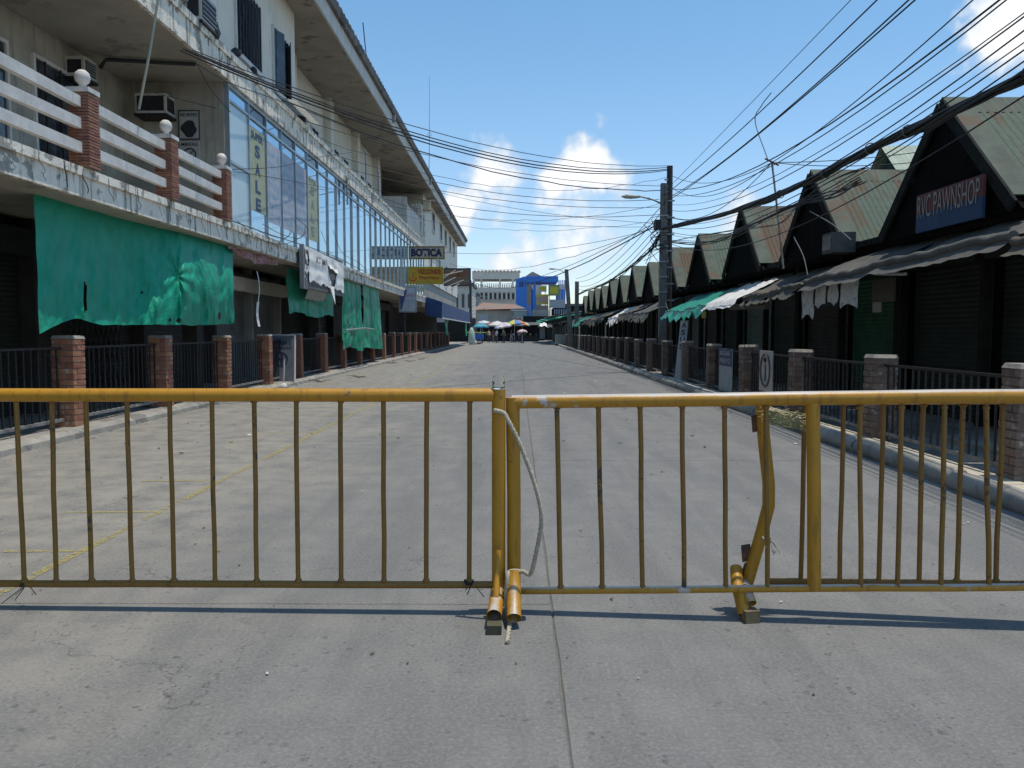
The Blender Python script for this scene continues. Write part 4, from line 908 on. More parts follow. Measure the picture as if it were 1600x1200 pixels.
MB().grid(lambda u, v: (-5.93+.55*v, 19.9+2.2*u, 7.12-.12*v+.015*math.sin(u*60)), 90, 2).build('sheet', mat('milky_plastic', (.52, .53, .50), (.43, .43, .4), 5, .4, trans=.4), h, True)
tag(rod('drain_pipe', None, [(-7.45, 14.6, 6.1), (-7.4, 14.7, 6.27), (-5.9, 15.0, 6.28)], .035, BLACKP), 'black drain pipe slung under the balcony ceiling', 'pipe')
# bamboo flag pole leaning on the balcony
tag(rod('flag_pole', None, [at(217, 170, X=-6.2), at(233, 85, X=-5.72), at(252, -30, X=-5.25)], [.022, .022, .018], mat('turquoise_pipe', (.28, .42, .42), (.5, .5, .45), 1.2, .6)), 'long thin pipe leaning up from the balcony past the upper slab', 'pole')
# rubbish and cables on the upper slab edge
for k, (y, s) in enumerate(((15.4, .16), (16.6, .12), (17.7, .10), (21.6, .13))):
    b = MB(); bm_ = bmesh.new(); bmesh.ops.create_icosphere(bm_, subdivisions=2, radius=s)
    for v in bm_.verts: v.co *= 1+.5*mno.noise(v.co*9+Vector((k, 0, 0)))
    b.v = [v.co+Vector((-5.72, y, 6.98+s*.3)) for v in bm_.verts]; b.f = [tuple(v.index for v in f.verts) for f in bm_.faces]; b.m = [0]*len(b.f); bm_.free()
    tag(b.build('refuse_bag', BLACKP, None, True), f'black plastic refuse bag on the upper slab edge, {ORD[k]} from the balcony', 'bag', 'refuse bags on the upper slab')
# pavement board beside the fence, little white post
bd = thing('advertising_board', 'leaning grey pavement board with dark lettering and round cross emblem', 'sign', (-6.05, 20.4, .1))
BU = (at(462, 520, Y=20.2)-at(427, 520, Y=20.55)); BU.z = 0; a0 = at(421, 587, Y=20.6); a0.z = .11
BX = Vector((.93, -.10, 0)).normalized(); BZ = Vector((-.04, .22, .97)).normalized(); BC = a0+BX*.33+BZ*.60
MB().obox(BC, BX*.34, BX.cross(BZ)*.02, BZ*.60).build('board', mat('slate_board', (.15, .165, .19), (.11, .12, .14), 3, .6), bd)
for s in (-1, 1): MB().obox(BC+BX*.35*s, BX*.014, BX.cross(BZ)*.026, BZ*.62).build('frame', PAINTW, bd)
MB().obox(BC+BZ*.61, BX*.335, BX.cross(BZ)*.026, BZ*.014).build('frame', PAINTW, bd)
fr = BX.cross(BZ)*.022
DK = flat('board_letter', (.02, .025, .06))
lettering(bd, 'BATINBA G', BC+fr+BZ*.40, BX, BZ, .50, .11, DK, .03); lettering(bd, 'PUBLIC MARKET', BC+fr+BZ*.27, BX, BZ, .58, .07, DK, .02)
MB().tube([BC+fr+BX*.16*math.cos(k*math.pi/12)+BZ*(.17*math.sin(k*math.pi/12)-.02) for k in range(25)], .012, 6).build('emblem_ring', DK, bd)
MB().obox(BC+fr-BZ*.03, BX*.10, fr*.3, BZ*.03).build('emblem_cross', DK, bd); MB().obox(BC+fr-BZ*.06, BX*.03, fr*.31, BZ*.10).build('emblem_cross', DK, bd)
MB().obox(BC+fr+BZ*.08, BX*.03, fr*.31, BZ*.03).build('emblem_head', DK, bd)
q = at(443, 604, Z=.04)
wp = thing('marker_post', 'thin white post with a round base standing by the kerb', 'post', (q.x, q.y, 0))
MB().lathe([(.09, 0), (.10, .03), (.07, .10), (.02, .13)], 12, (q.x, q.y, 0)).build('base', PAINTW, wp, True)
MB().tube([(q.x, q.y, .1), (q.x+.02, q.y, .45), (q.x+.03, q.y, .72)], [.016, .022, .014], 8).build('stem', PAINTW, wp, True)
# litter along the tarp-side kerb
for k, (px, py) in enumerate(((640, 565), (655, 562), (560, 590), (500, 597), (585, 566), (610, 568))):
    c = at(px, py, Z=0); b = MB()
    for j in range(7): d = Vector((rs.uniform(-.35, .35), rs.uniform(-.4, .4), rs.uniform(0, .05))); b.tube([c+Vector((0, 0, .015)), c+d*.6+Vector((0, 0, .03)), c+d+Vector((0, 0, .012))], [.012, .01, .004], 5)
    tag(b.build('twig_litter', mat('dry_twigs', (.18, .14, .10), (.11, .09, .07), 9)), f'scatter of dry twigs lying by the tarpaulin kerb, {ORD[k]} of six', 'litter', 'twig litter by the kerb')

# ------------------------------------------------------------------ awnings of the kiosk row
def awning(label, y0, y1, Xf, Xb, zf, zb, m, seed, rag=.12, roll=.0, nu=70, nv=24, name='awning', sag=.06, torn=True):
    def fn(u, v):
        y = y0+(y1-y0)*u; x = Xb+(Xf-Xb)*v; zfu = zf(u) if callable(zf) else zf; z = zb+(zfu-zb)*v-sag*math.sin(math.pi*v)*(.6+.4*math.sin(u*9+seed))
        z += .05*mno.noise(Vector((u*7, v*3, seed)))+.02*mno.noise(Vector((u*26, v*8, seed)))
        if v > .86:
            k = (v-.86)/.14; z -= k*(.10+rag*(.5+mno.noise(Vector((u*11, seed*5, 0))))); x += .05*math.sin(k*2.4)-.03*k*k
        return (x, y, z)
    def sk(u, v): return torn and v > .93 and mno.noise(Vector((u*23, v*9, seed+2))) > .18
    t = thing(name, label, 'awning', ((Xf+Xb)/2, (y0+y1)/2, (zf(.5) if callable(zf) else zf)), 'awnings along the kiosks')
    MB().grid(fn, nu, nv, sk).build('cover', m, t, True)
    if roll:
        pts = [Vector(fn(i/30, .86))+Vector((.02, 0, -.01+.012*math.sin(i*2.1))) for i in range(31)]
        MB().tube(pts, [roll*(1+.22*mno.noise(Vector((i*.9, seed, 0)))) for i in range(31)], 9).build('rolled_edge', m, t, True)
    n = max(2, int((y1-y0)/2.2))
    for i in range(n+1):
        p = Vector(fn(min(.985, max(.015, i/n)), .84)); q = Vector(fn(min(.985, max(.015, i/n)), .03))
        MB().bar(q-Vector((0, 0, .05)), p-Vector((0, 0, .05)), .035, .035).build('strut', TIMBER, t)
    return t
awning('reddish brown canvas awning at the edge of view, in front of the nearest kiosk', 4.6, 8.15, 4.85, 5.75, 2.28, 2.62, AWNB, 1, .06, .05, torn=False)
awning('long dark grey canvas awning with rolled edge below the painted sign', 8.2, 14.0, 4.85, 5.9, lambda u: 2.34-.14*u, 2.70, AWN, 2, .05, .06, torn=False)
awning('brown grey canvas awning sagging between rolled grey and white sheet', 14.05, 17.4, 4.75, 5.8, lambda u: 2.14-.08*u, 2.55, AWNB, 3, .10, .05)
awning('flat white sheet awning beside the green one', 17.45, 20.2, 4.6, 5.75, 2.02, 2.55, WHITEC, 4, .02, 0, 40, 14, sag=.01, torn=False)
awning('bright green tarpaulin awning drooping beside the utility poles', 20.25, 25.6, 4.55, 5.75, lambda u: 1.95+.05*math.sin(u*8), 2.52, mat('bright_green_tarpaulin', (.045, .36, .25), (.03, .28, .2), 3, .4, .2, 40, trans=.15), 5, .20, .03, torn=False)
fy = [28.5, 33.2, 38.0, 43, 48, 53.5, 59, 67, 74, 82, 91]
am = [AWN, AWNB, WHITEC, AWN, AWNB, AWN, TARPF, AWN, AWNB, AWN]
al = ['ragged grey', 'torn brown', 'dirty white', 'dark grey', 'brown', 'sooty grey', 'dull green', 'small grey', 'small brown', 'last grey']
for k in range(10):
    awning(f'{al[k]} awning on the kiosk row, {ORD[k]} beyond the utility poles', fy[k], fy[k+1]-.25, 4.5+.1*(k % 3), 5.8, 2.0+.12*(k % 2), 2.6, am[k], 10+k, .3, .03, 36, 16)
# cloths hanging under the grey awning
for k, (pa, pb, ptop, pbot, lab) in enumerate(((1252, 1272, 448, 500, 'long printed white cloth'), (1273, 1292, 438, 482, 'grey white cloth with a ragged hem'), (1293, 1311, 436, 478, 'middle white cloth with a notched hem'), (1312, 1342, 430, 483, 'widest white cloth'))):
    a, c = at(pb, ptop, X=5.0), at(pa, pbot, X=5.0); a.y, c.y = min(a.y, c.y), max(a.y, c.y)
    zt, zb = at((pa+pb)/2, ptop, X=5.0).z, at((pa+pb)/2, pbot, X=5.0).z
    def fn(u, v): return (5.0+.03*mno.noise(Vector((u*4, v*2, k))), a.y+.02+(c.y-a.y-.04)*u+.02*v*math.sin(k), zt+(zb-zt)*v*(1-.16*abs(math.sin(u*3.1+k))))
    tag(MB().grid(fn, 16, 18).build('hanging_cloth', mat('grey_white_cloth', (.55, .55, .54), (.46, .46, .46), 4, .7, trans=.15, patch=.15, patch_c=(.2, .2, .22), patch_scale=9), None, True), f'{lab} pegged under the dark grey awning', 'cloth', 'cloths hung under the grey awning')
# painted shop sign in the first gable
g0, g1 = at(1430, 375, X=5.5), at(1534, 330, X=5.5)
ya, yb = g1.y, g0.y; zb_, zt_ = 2.74, 3.25
s5 = thing('painted_sign', 'red and blue hand painted sign with white lettering in the nearest gable', 'sign', (6.0, (ya+yb)/2, zb_))
MB().box(5.50, 5.54, ya, yb, (zb_+zt_)/2, zt_).build('face', flat('sign_dark_red', (.15, .05, .05)), s5)
MB().box(5.50, 5.54, ya, yb, zb_, (zb_+zt_)/2-.001).build('lower_face', flat('sign_dark_blue', (.03, .065, .15)), s5)
lettering(s5, 'RVC PAWNSHOP', (5.495, (ya+yb)/2, (zb_+zt_)/2+.08), Vector((0, -1, 0)), UZ, (yb-ya)*.94, .30, flat('sign_cream', (.34, .32, .29)), .0)
# metal box at the second eave
c = at(1305, 385, X=5.5); mbx = thing('metal_box', 'grey metal meter box hanging at the eave between the two nearest kiosks', 'box', c)
MB().box(c.x-.15, c.x+.25, c.y-.25, c.y+.2, c.z-.12, c.z+.22).build('case', mat('dull_box_metal', (.10, .105, .10), (.07, .072, .07), 6, .7), mbx); MB().box(c.x-.162, c.x-.151, c.y-.2, c.y+.15, c.z-.07, c.z+.17).build('door', IRONG, mbx)
tag(rod('fluorescent_tube', None, [at(1367, 428, X=5.3), at(1415, 428, X=5.2)], .022, mat('pale_tube', (.5, .55, .55)), 8), 'pale fluorescent tube fixed under the dark grey awning', 'lamp')
tag(rod('rolled_blind', None, [at(1143, 480, X=4.95), at(1199, 478, X=4.95)], .07, AWNB, 10), 'rolled canvas blind hanging under the brown grey awning', 'blind')
for k, (pa, pb, pt_, pbm, X_, mm_, lab) in enumerate(((1362, 1398, 436, 472, 5.6, flat('dim_board', (.10, .09, .08)), 'dim square board hanging in the shade under the grey awning'), (1363, 1376, 472, 488, 5.58, flat('dim_paper', (.30, .29, .28)), 'small pale paper pinned below the dim square board'), (1096, 1103, 487, 497, 5.9, flat('yellow_tag', (.55, .48, .15)), 'small yellow tag on a kiosk shutter beyond the brown awning'))):
    a, c = at(pb, pt_, X=X_), at(pa, pbm, X=X_); tag(MB().box(X_, X_+.02, a.y, c.y, at((pa+pb)/2, pbm, X=X_).z, at((pa+pb)/2, pt_, X=X_).z).build('wall_notice', mm_), lab, 'notice')
# boards on the kiosk fence
def fence_board(px0, px1, ptop, pbot, X, label, m, name='fence_poster'):
    a, c = at(px1, ptop, X=X), at(px0, pbot, X=X); ym, yM = a.y, at(px0, ptop, X=X).y
    zt, zb = at((px0+px1)/2, ptop, X=X).z, at((px0+px1)/2, pbot, X=X).z
    t = thing(name, label, 'poster', (X, (ym+yM)/2, zb)); MB().box(X, X+.02, ym, yM, zb, zt).build('sheet', m, t); return t, ym, yM, zb, zt
t, ya, yb, zb, zt = fence_board(1124, 1144, 545, 612, 4.46, 'blue topped canvas poster tied to the kiosk railing', flat('poster_grey', (.33, .36, .38)))
MB().box(4.452, 4.458, ya, yb, zb+(zt-zb)*.6, zt).build('blue_header', flat('poster_navy', (.05, .07, .15)), t)
lettering(t, 'BAGSAK', (4.449, (ya+yb)/2, zt-(zt-zb)*.10), Vector((0, -1, 0)), UZ, (yb-ya)*.8, .10, flat('poster_white', (.5, .5, .5)), .0)
lettering(t, 'PRESYO', (4.449, (ya+yb)/2, zt-(zt-zb)*.28), Vector((0, -1, 0)), UZ, (yb-ya)*.8, .10, flat('poster_white', (.5, .5, .5)), .0)
MB().poly([(4.453, ya+.1, zt-.55), (4.453, ya+.3, zt-.9), (4.453, ya+.35, zt-.86), (4.453, ya+.18, zt-.52)]).build('blue_ribbon', flat('ribbon_blue', (.15, .4, .55)), t)
t, ya, yb, zb, zt = fence_board(1187, 1207, 548, 612, 4.46, 'white poster with a dark oval emblem tied to the kiosk railing', flat('poster_pale', (.46, .44, .43)))
MB().tube([(4.455, (ya+yb)/2+(yb-ya)*.36*math.cos(k*math.pi/14), (zt+zb)/2+.02+(zt-zb)*.40*math.sin(k*math.pi/14)) for k in range(29)], .022, 6).build('oval_emblem', flat('emblem_brown', (.14, .085, .075)), t)
MB().box(4.452, 4.458, (ya+yb)/2-.03, (ya+yb)/2+.03, (zt+zb)/2-.18, (zt+zb)/2+.12).build('emblem_figure', KS_, t)
MB().lathe([(.01, -.05), (.05, 0), (.01, .05)], 10, (4.456, (ya+yb)/2, (zt+zb)/2+.20)).build('emblem_head', KS_, t)
lb = thing('leaning_board', 'tall narrow white board with dark lettering leaning on a kiosk fence pillar', 'sign', at(1062, 592, Z=.05))
a, c = at(1060, 594, Z=.05), at(1070, 501, Y=at(1060, 594, Z=.05).y+.25)
dz = (c-a); px_ = Vector((.16, -.25, 0)).normalized()*.15; nn = dz.cross(px_).normalized()*.012
MB().obox((a+c)/2, px_, nn, dz/2).build('board', mat('pale_board', (.36, .39, .40), (.28, .31, .33), 4, .6), lb)
for k, ch in enumerate('ASUS'): lettering(lb, ch, a+dz*(.92-k*.12)-nn*1.3 if (nn.y > 0) else a+dz*(.92-k*.12)+nn*1.3, px_, dz, .18, .15, DK, .02)
# small things on the far road
q = at(877, 540, Z=0)
ibc = thing('water_container', 'square white plastic container in a wire cage by the kerb', 'container', (q.x, q.y, 0))
MB().box(q.x-.55, q.x+.55, q.y-.5, q.y+.5, .16, 1.05).build('tank', mat('milky_tank', (.42, .46, .42), (.36, .40, .37), 2, .45), ibc)
MB().box(q.x-.58, q.x+.58, q.y-.53, q.y+.53, 0, .15).build('pallet', DARKW, ibc)
cg = MB()
for k in range(6):
    cg.box(q.x-.57, q.x+.57, q.y-.545, q.y-.525, .16+k*.17, .18+k*.17); cg.box(q.x-.55+k*.215, q.x-.53+k*.215, q.y-.56, q.y-.546, .16, 1.06)
cg.build('cage', METG, ibc)
for k, (px, pyb, pyt, lab) in enumerate(((946, 556, 506, 'white painted marker post by the kiosk fence, nearer of two'), (905, 548, 510, 'white painted marker post by the kiosk fence, middle of three'), (839, 531, 514, 'white painted marker post at the far end of the kiosk fence'))):
    q = at(px, pyb, Z=0); zt = at(px, pyt, Y=q.y).z
    tag(MB().tube([(q.x, q.y, 0), (q.x+.01, q.y, zt-.03), (q.x+.01, q.y, zt)], [.045, .045, .03], 8).build('marker_post', PAINTW), lab, 'post')
# ------------------------------------------------------------------ utility poles and street lamps
def pole(name, label, x, y, h, r0, r1, m, steps=True, lean=(0, 0)):
    t = thing(name, label, 'utility pole', (x, y, 0))
    if m is POLEC: MB().hexa([(x-r0, y-r0, 0), (x+r0, y-r0, 0), (x+r0, y+r0, 0), (x-r0, y+r0, 0), (x-r1+lean[0], y-r1, h), (x+r1+lean[0], y-r1, h), (x+r1+lean[0], y+r1, h), (x-r1+lean[0], y+r1, h)]).build('shaft', m, t)
    else: MB().tube([(x, y, 0), (x+lean[0]/2, y, h/2), (x+lean[0], y, h)], [r0, (r0+r1)/2, r1], 12).build('shaft', m, t, True)
    if steps:
        for k in range(7):
            z = h*.35+k*h*.08; MB().bar((x-r0-.02, y-r0-.01, z), (x+r0+.02, y-r0-.01, z), .03, .05).build('pole_band', METG, t)
    return t
def lamp(t, p, d, L, rise):
    pts = spline([p, p+Vector((d*L*.4, 0, rise*.55)), p+Vector((d*L, 0, rise))], 6)
    MB().tube(pts, .03, 8).build('lamp_arm', METG, t, True)
    e = pts[-1]; b = MB(); n = 10
    prof = [(0, .03), (.12, .075), (.35, .12), (.55, .11), (.68, .03)]
    k0 = len(b.v)
    for s, r in prof:
        for j in range(n):
            a = 2*math.pi*j/n; b.v.append(e+Vector((d*s, math.cos(a)*r, math.sin(a)*r*.62+.02*s)))
    for i in range(len(prof)-1):
        for j in range(n): b.f.append((i*n+j, i*n+(j+1) % n, (i+1)*n+(j+1) % n, (i+1)*n+j)); b.m.append(0)
    b.f += [tuple(range(n)), tuple((len(prof)-1)*n+j for j in reversed(range(n)))]; b.m += [0, 0]
    b.build('lamp_head', mat('lamp_housing', (.50, .49, .46), (.4, .39, .37), 5, .5), t, True)
P1 = Vector((4.84, 26.8, 6.25)); P2 = Vector((5.18, 27.6, 6.98))
tA = pole('utility_pole', 'square grey concrete utility pole carrying a street lamp over the kiosks', P1.x, P1.y, P1.z, .125, .10, POLEC)
lamp(tA, Vector((4.74, 26.8, at(1028, 318, Y=26.8).z)), -1, .62, .22)
MB().box(4.55, 4.70, 26.6, 27.0, 4.75, 5.05).build('junction_box', BLACKP, tA)
tB = pole('utility_pole', 'slender dark round utility pole directly behind the concrete one', P2.x, P2.y, P2.z, .13, .10, POLEW)
for k in range(12): MB().bar((P2.x-.2, P2.y-.12, 4.3+.2*k), (P2.x-.08, P2.y-.12, 4.3+.2*k), .025, .06).build('step_bolt', METG, tB)
P3 = Vector((4.30, 62.0, at(884, 421, Y=62).z)); P4 = Vector((4.75, 64.0, at(897, 440, Y=64).z))
tC = pole('utility_pole', 'far leaning utility pole carrying a street lamp beyond the kiosks', at(893, 520, Y=62).x, 62.0, P3.z, .17, .14, POLEC, False, (-.42, 0))
lamp(tC, Vector((at(884, 423, Y=62).x-.1, 62, at(884, 426, Y=62).z)), -1, .55, .28)
tD = pole('utility_pole', 'short grey utility pole beside the far leaning one', P4.x, P4.y, P4.z, .17, .15, POLEC, False)
P5 = Vector((at(735, 440, Y=86).x, 86, at(735, 438, Y=86).z))
tE = pole('utility_pole', 'dark utility pole at the end of the navy awning', P5.x, P5.y, P5.z, .15, .12, POLEW, False)
for k in range(6):
    z = P5.z-1.6-k*.42; tag(rod('pole_strut', None, [(P5.x, 86, z-.5), (P5.x+1.5+.3*(k % 2), 86.3, z+.3*(k % 3))], .022, METG, 5), f'thin stay wire fanning from the awning-end pole, {ORD[k]} down', 'wire', 'stay wires on the awning-end pole')
mast = thing('service_mast', 'thin leaning pipe mast above the kiosk roofs hung with wires', 'mast', at(1224, 400, X=5.3))
MB().tube([at(1224, 420, X=5.3), at(1216, 340, X=5.25), at(1206, 252, X=5.2)], .022, 8).build('pipe', IRONG, mast, True)
MB().bar(at(1196, 248, X=5.2), at(1216, 258, X=5.2), .03, .03).build('crossarm', RUST, mast)
# ------------------------------------------------------------------ overhead wires
def sagline(p, q, sag, n=26, wob=0.0, rs=None):
    p, q = Vector(p), Vector(q); out = []
    for i in range(n+1):
        t = i/n; v = p.lerp(q, t); v.z -= 4*sag*t*(1-t)
        if wob and 0 < i < n: v += Vector((rs.uniform(-wob, wob), 0, rs.uniform(-wob, wob)))
        out.append(v)
    return out
rs = random.Random(99)
def wire(label, p, q, sag, r=.011, m=None, wob=0.0, group='overhead wires', name='overhead_wire'):
    return tag(MB().tube(sagline(p, q, sag, 26, wob, rs), r, 6).build(name, m or CABLE, None, True), label, 'wire', group)
# across the street, from the building front to the poles
FX = -5.68
cross = [((FX, 13.9, 6.18), (P2.x-.1, 27.5, 6.86), .76, .016), ((FX, 14.0, 6.22), (P2.x-.1, 27.5, 6.92), .72, .012), ((FX, 13.8, 6.12), (P2.x-.1, 27.5, 6.82), .80, .014),
         ((FX, 14.3, 6.30), (P2.x-.1, 27.5, 6.97), .58, .009),
         ((FX, 19.6, 6.95), (P2.x-.1, 27.5, 6.15), .62, .015), ((FX, 21.5, 6.95), (P2.x-.1, 27.5, 6.30), .42, .009),
         ((FX, 25.2, 6.85), (P1.x-.14, 26.9, 5.75), .50, .010), ((FX, 27.0, 6.8), (P1.x-.14, 26.9, 5.50), .42, .010), ((FX, 30, 6.75), (P1.x-.14, 26.9, 5.25), .45, .010),
         ((FX, 34.0, 6.7), (P1.x-.14, 26.9, 4.85), .28, .007), ((-5.2, 38, 8.3), (P1.x-.14, 26.9, 4.95), .30, .008), ((FX, 40, 5.6), (P1.x-.14, 26.9, 4.82), .60, .008)]
for k, (p, q, s, r) in enumerate(cross): wire(f'black wire crossing the street from building to poles, {ORD[k]} from the top', p, q, s, r, wob=.006 if k != 4 else .02, group='wires crossing the street')
wire('long black cable rising across the street end to the concrete pole', P5, (P1.x-.14, 26.8, 4.95), 1.4, .022, wob=.01, group='wires crossing the street')
wire('thin wire rising across the street end just above the long cable', P5+Vector((0, 0, .3)), (P1.x-.14, 26.8, 5.05), 1.3, .012, group='wires crossing the street')
for k, (p, q, s_, r) in enumerate((((FX, 32, 6.75), (P1.x-.14, 26.9, 5.6), .75, .007), ((FX, 36, 6.7), (P1.x-.14, 26.9, 5.05), .55, .006), ((-5.0, 60, 6.4), (P1.x-.14, 26.9, 4.9), .9, .010), ((FX, 23, 6.9), (P2.x-.1, 27.5, 6.6), .9, .007))):
    wire(f'thin slack wire strung loosely across the street, {ORD[k]} of four', p, q, s_, r, wob=.03, group='slack wires crossing the street')
mt = at(1206, 254, X=5.2)
for k, (q, s_) in enumerate((((9.5, 14.5, 5.0), .15), ((9.5, 14.2, 4.8), .25), ((P2.x, P2.y, 6.7), .35), ((P2.x, P2.y, 6.3), .5), ((4.5, 2.0, 5.6), .35), ((P1.x, P1.y, 5.3), .6))):
    wire(f'wire tied to the leaning pipe mast above the kiosks, {ORD[k]} of six', mt, q, s_, .008, group='wires at the pipe mast')
# along the kiosk row: from the poles to the next poles behind the viewer
tops = [(1312, 0, 5.95), (1356, 0, 5.85), (1409, 0, 5.7), (1422, 0, 5.6), (1546, 0, 6.1), (1560, 0, 5.9), (1600, 14, 5.6), (1600, 22, 5.4), (1600, 36, 5.2), (1600, 58, 5.0), (1600, 72, 4.9), (1600, 92, 4.75), (1600, 98, 4.65), (1600, 142, 4.4)]
for k, (px, py, zp) in enumerate(tops):
    X = 4.45+.05*(k % 4); t = at(px, py, X=X); s = Vector((P1.x, P1.y-.05, zp)); f = (s.y-t.y)/(s.y+5.0)
    ze = 6.0+.2*(k % 3); e = Vector((X-.1, -5, ze)); lin = s.z+(e.z-s.z)*f; sag = (lin-t.z)/(4*f*(1-f))
    wire(f'black wire above the kiosk fronts, {ORD[k]} from the top', s, e, sag, .0105 if k in (1, 2, 3, 4) else .008 if k % 3 else .006, group='wires above the kiosk row')
def bundle(name, label, pts, n, rad, r, seed):
    rb = random.Random(seed); t = thing(name, label, 'cables', pts[len(pts)//2], 'thick bundled cables'); base = spline(pts, 10)
    for k in range(n):
        a0 = rb.uniform(0, 6.28); R_ = rad*math.sqrt(rb.random()); q = []
        for i, p in enumerate(base):
            a = a0+i*.22*rb.choice((1, 1, 1)) ; q.append(p+Vector((math.cos(a)*R_, 0, math.sin(a)*R_+(.03*math.sin(i*.5+k) if k > n-3 else 0))))
        MB().tube(q, r*rb.uniform(.7, 1.2), 6).build('cable', CABLE, t, True)
    return t, base
L4 = lambda px, py, X: at(px, py, X=X)
bt, base = bundle('cable_bundle', 'thick black bundle of cables running past the kiosk gables', [Vector((4.45, -5, 4.3)), L4(1760, 20, 4.48), L4(1600, 122, 4.5), L4(1462, 186, 4.52), L4(1360, 232, 4.56), L4(1262, 285, 4.6), L4(1180, 318, 4.65), L4(1110, 340, 4.7), Vector((P1.x, P1.y-.1, 4.75))], 15, .052, .015, 3)
for i in (34, 40, 47, 55):
    p = base[min(i, len(base)-1)]; MB().tube([p+Vector((.07*math.cos(a), .0, .07*math.sin(a))) for a in [k*math.pi/5 for k in range(11)]], .008, 5).build('binding', CABLEG, bt)
bundle('cable_bundle', 'looser tangle of cables strung under the thick bundle near the poles', [L4(1350, 275, 4.62), L4(1265, 312, 4.65), L4(1200, 345, 4.7), L4(1120, 372, 4.78), Vector((P1.x, P1.y-.1, 4.3))], 9, .14, .008, 5)
bundle('cable_bundle', 'sagging bundle of cables from the concrete pole to the far poles', [Vector((P1.x-.1, P1.y, 4.6)), at(1010, 396, Y=30), at(985, 418, Y=35), at(950, 440, Y=44), at(915, 455, Y=55), Vector((P3.x+.3, 62, at(893, 462, Y=62).z))], 9, .10, .014, 7)
for k, (za, zb_, sg) in enumerate(((5.6, 5.4, .5), (5.4, 5.2, .7), (5.1, 4.9, .8), (4.9, 4.7, .9))):
    wire(f'wire running from the concrete pole down to the far poles, {ORD[k]} from the top', (P1.x, P1.y, za), (P3.x+.2, 62, zb_), sg, .012, group='wires to the far poles')
for k in range(20):
    a = Vector((P1.x-.12, P1.y-.13, rs.uniform(4.0, 5.2))); c = spline([a, a+Vector((-rs.uniform(.1, .35), -.05, -rs.uniform(0, .5))), a+Vector((rs.uniform(-.6, .35), -.1, -rs.uniform(.1, .9)))], 6)
    tag(MB().tube(c, .010, 5).build('loose_cable', CABLE, None, True), f'loose cable loop dangling from the concrete pole, {ORD[k]} of the tangle', 'wire', 'cable loops on the concrete pole')
for k, (pts) in enumerate((((1040, 370), (1045, 430), (1040, 470), (1046, 488)), ((1200, 250), (1180, 190), (1190, 165), (1205, 145)), ((1265, 330), (1300, 350), (1330, 375)), ((1240, 370), (1255, 400), (1262, 430)))):
    tag(MB().tube(spline([at(x, y, X=4.75) for x, y in pts]), .009, 5).build('loose_cable', CABLEG if k != 1 else CABLE, None, True), ['pale cable dropping from the poles behind the green awning', 'short black wire tail twisting up from the service mast', 'pale cable slung across the second gable', 'pale cable hooked down over the grey awning'][k], 'wire')
# service wires draped on the building front
drape = [[(300, 95), (360, 130), (430, 155), (520, 190), (640, 240)], [(240, 145), (300, 160), (360, 175), (440, 200)], [(305, 95), (330, 140), (360, 175)], [(360, 265), (440, 260), (500, 245), (550, 238)], [(365, 268), (440, 280), (540, 300), (650, 325)],
         [(370, 345), (410, 375), (450, 380), (480, 360), (463, 340)], [(362, 345), (420, 366), (520, 400), (600, 440)], [(540, 300), (580, 330), (640, 370)], [(700-180, 360), (535, 395), (560, 410), (575, 425)], [(410, 350), (440, 366), (470, 372), (478, 352)]]
dl = ['from the upper slab along the eave side', 'looped across the balcony end wall', 'dropping to the glass corner', 'rising across the poster panes', 'slanting across the tall panes', 'curling over the lower slab edge', 'following the lower slab edge', 'slanting past the stair parapet', 'bunched below the mirror panes', 'looped under the poster panes']
for k, pts in enumerate(drape):
    X = -6.0 if k == 1 else -5.62
    tag(MB().tube(spline([at(x, y, X=X) for x, y in pts], 8), .010 if k in (0, 6) else .007, 5).build('service_wire', CABLE, None, True), f'black service wire on the building front {dl[k]}', 'wire', 'service wires on the building')
for k in range(26):
    y = 9.5+k*.62+rs.uniform(-.2, .2); z = 3.5; p = [(-5.66, y, z+.04)]
    for j in range(4): p.append((-5.645-.01*rs.random(), y+rs.uniform(-.05, .06)+.03*j, z-.07*(j+1)-rs.uniform(0, .04)))
    tag(MB().tube(spline(p, 5), rs.uniform(.003, .007), 5).build('loose_cable', rs.choice((CABLE, CABLE, CABLEG)), None, True), 'stray cable end hanging over the stained lower slab edge', 'wire', 'stray cable ends on the lower slab')
tag(MB().tube([at(575, 115, X=-5.6), at(567, 35, X=-5.6)], .018, 6).build('roof_antenna', IRON), 'thin slanting antenna rod standing on the near roof', 'antenna')
an = thing('roof_antenna', 'tall thin mast antenna standing on the roof over the far wires', 'antenna', at(670, 275, X=-5.8))
MB().tube([at(670, 285, X=-5.8), at(671, 215, X=-5.8), at(671, 120, X=-5.8)], [.022, .014, .007], 6).build('mast', IRON, an); MB().tube([at(671, 210, X=-5.8)+Vector((.12*math.cos(a), 0, .12*math.sin(a))) for a in [k*math.pi/6 for k in range(13)]], .012, 5).build('loop', IRON, an)
for k, (px, py, hh) in enumerate(((572, 262, 1.3), (592, 280, 1.1), (543, 290, .9))):
    p = at(px, py+30, X=-5.66); v = thing('vent_pipe', f'thin vent pipe with crossbar on the upper slab, {ORD[k]} of three', 'pipe', p, 'vent pipes on the upper slab')
    MB().tube([p, p+Vector((0, 0, hh))], .03, 7).build('pipe', METG, v); MB().bar(p+Vector((0, -.28, hh)), p+Vector((0, .28, hh-.02)), .04, .04).build('crossbar', METG, v)

# ------------------------------------------------------------------ the street end: market, umbrellas, people, buildings
def quadbox(name, m, parent, px0, px1, pyt, pyb, Y, depth, zmin=None):
    a, c = at(px0, pyt, Y=Y), at(px1, pyb, Y=Y); zb = c.z if zmin is None else zmin
    return MB().box(a.x, c.x, Y, Y+depth, zb, a.z).build(name, m, parent)
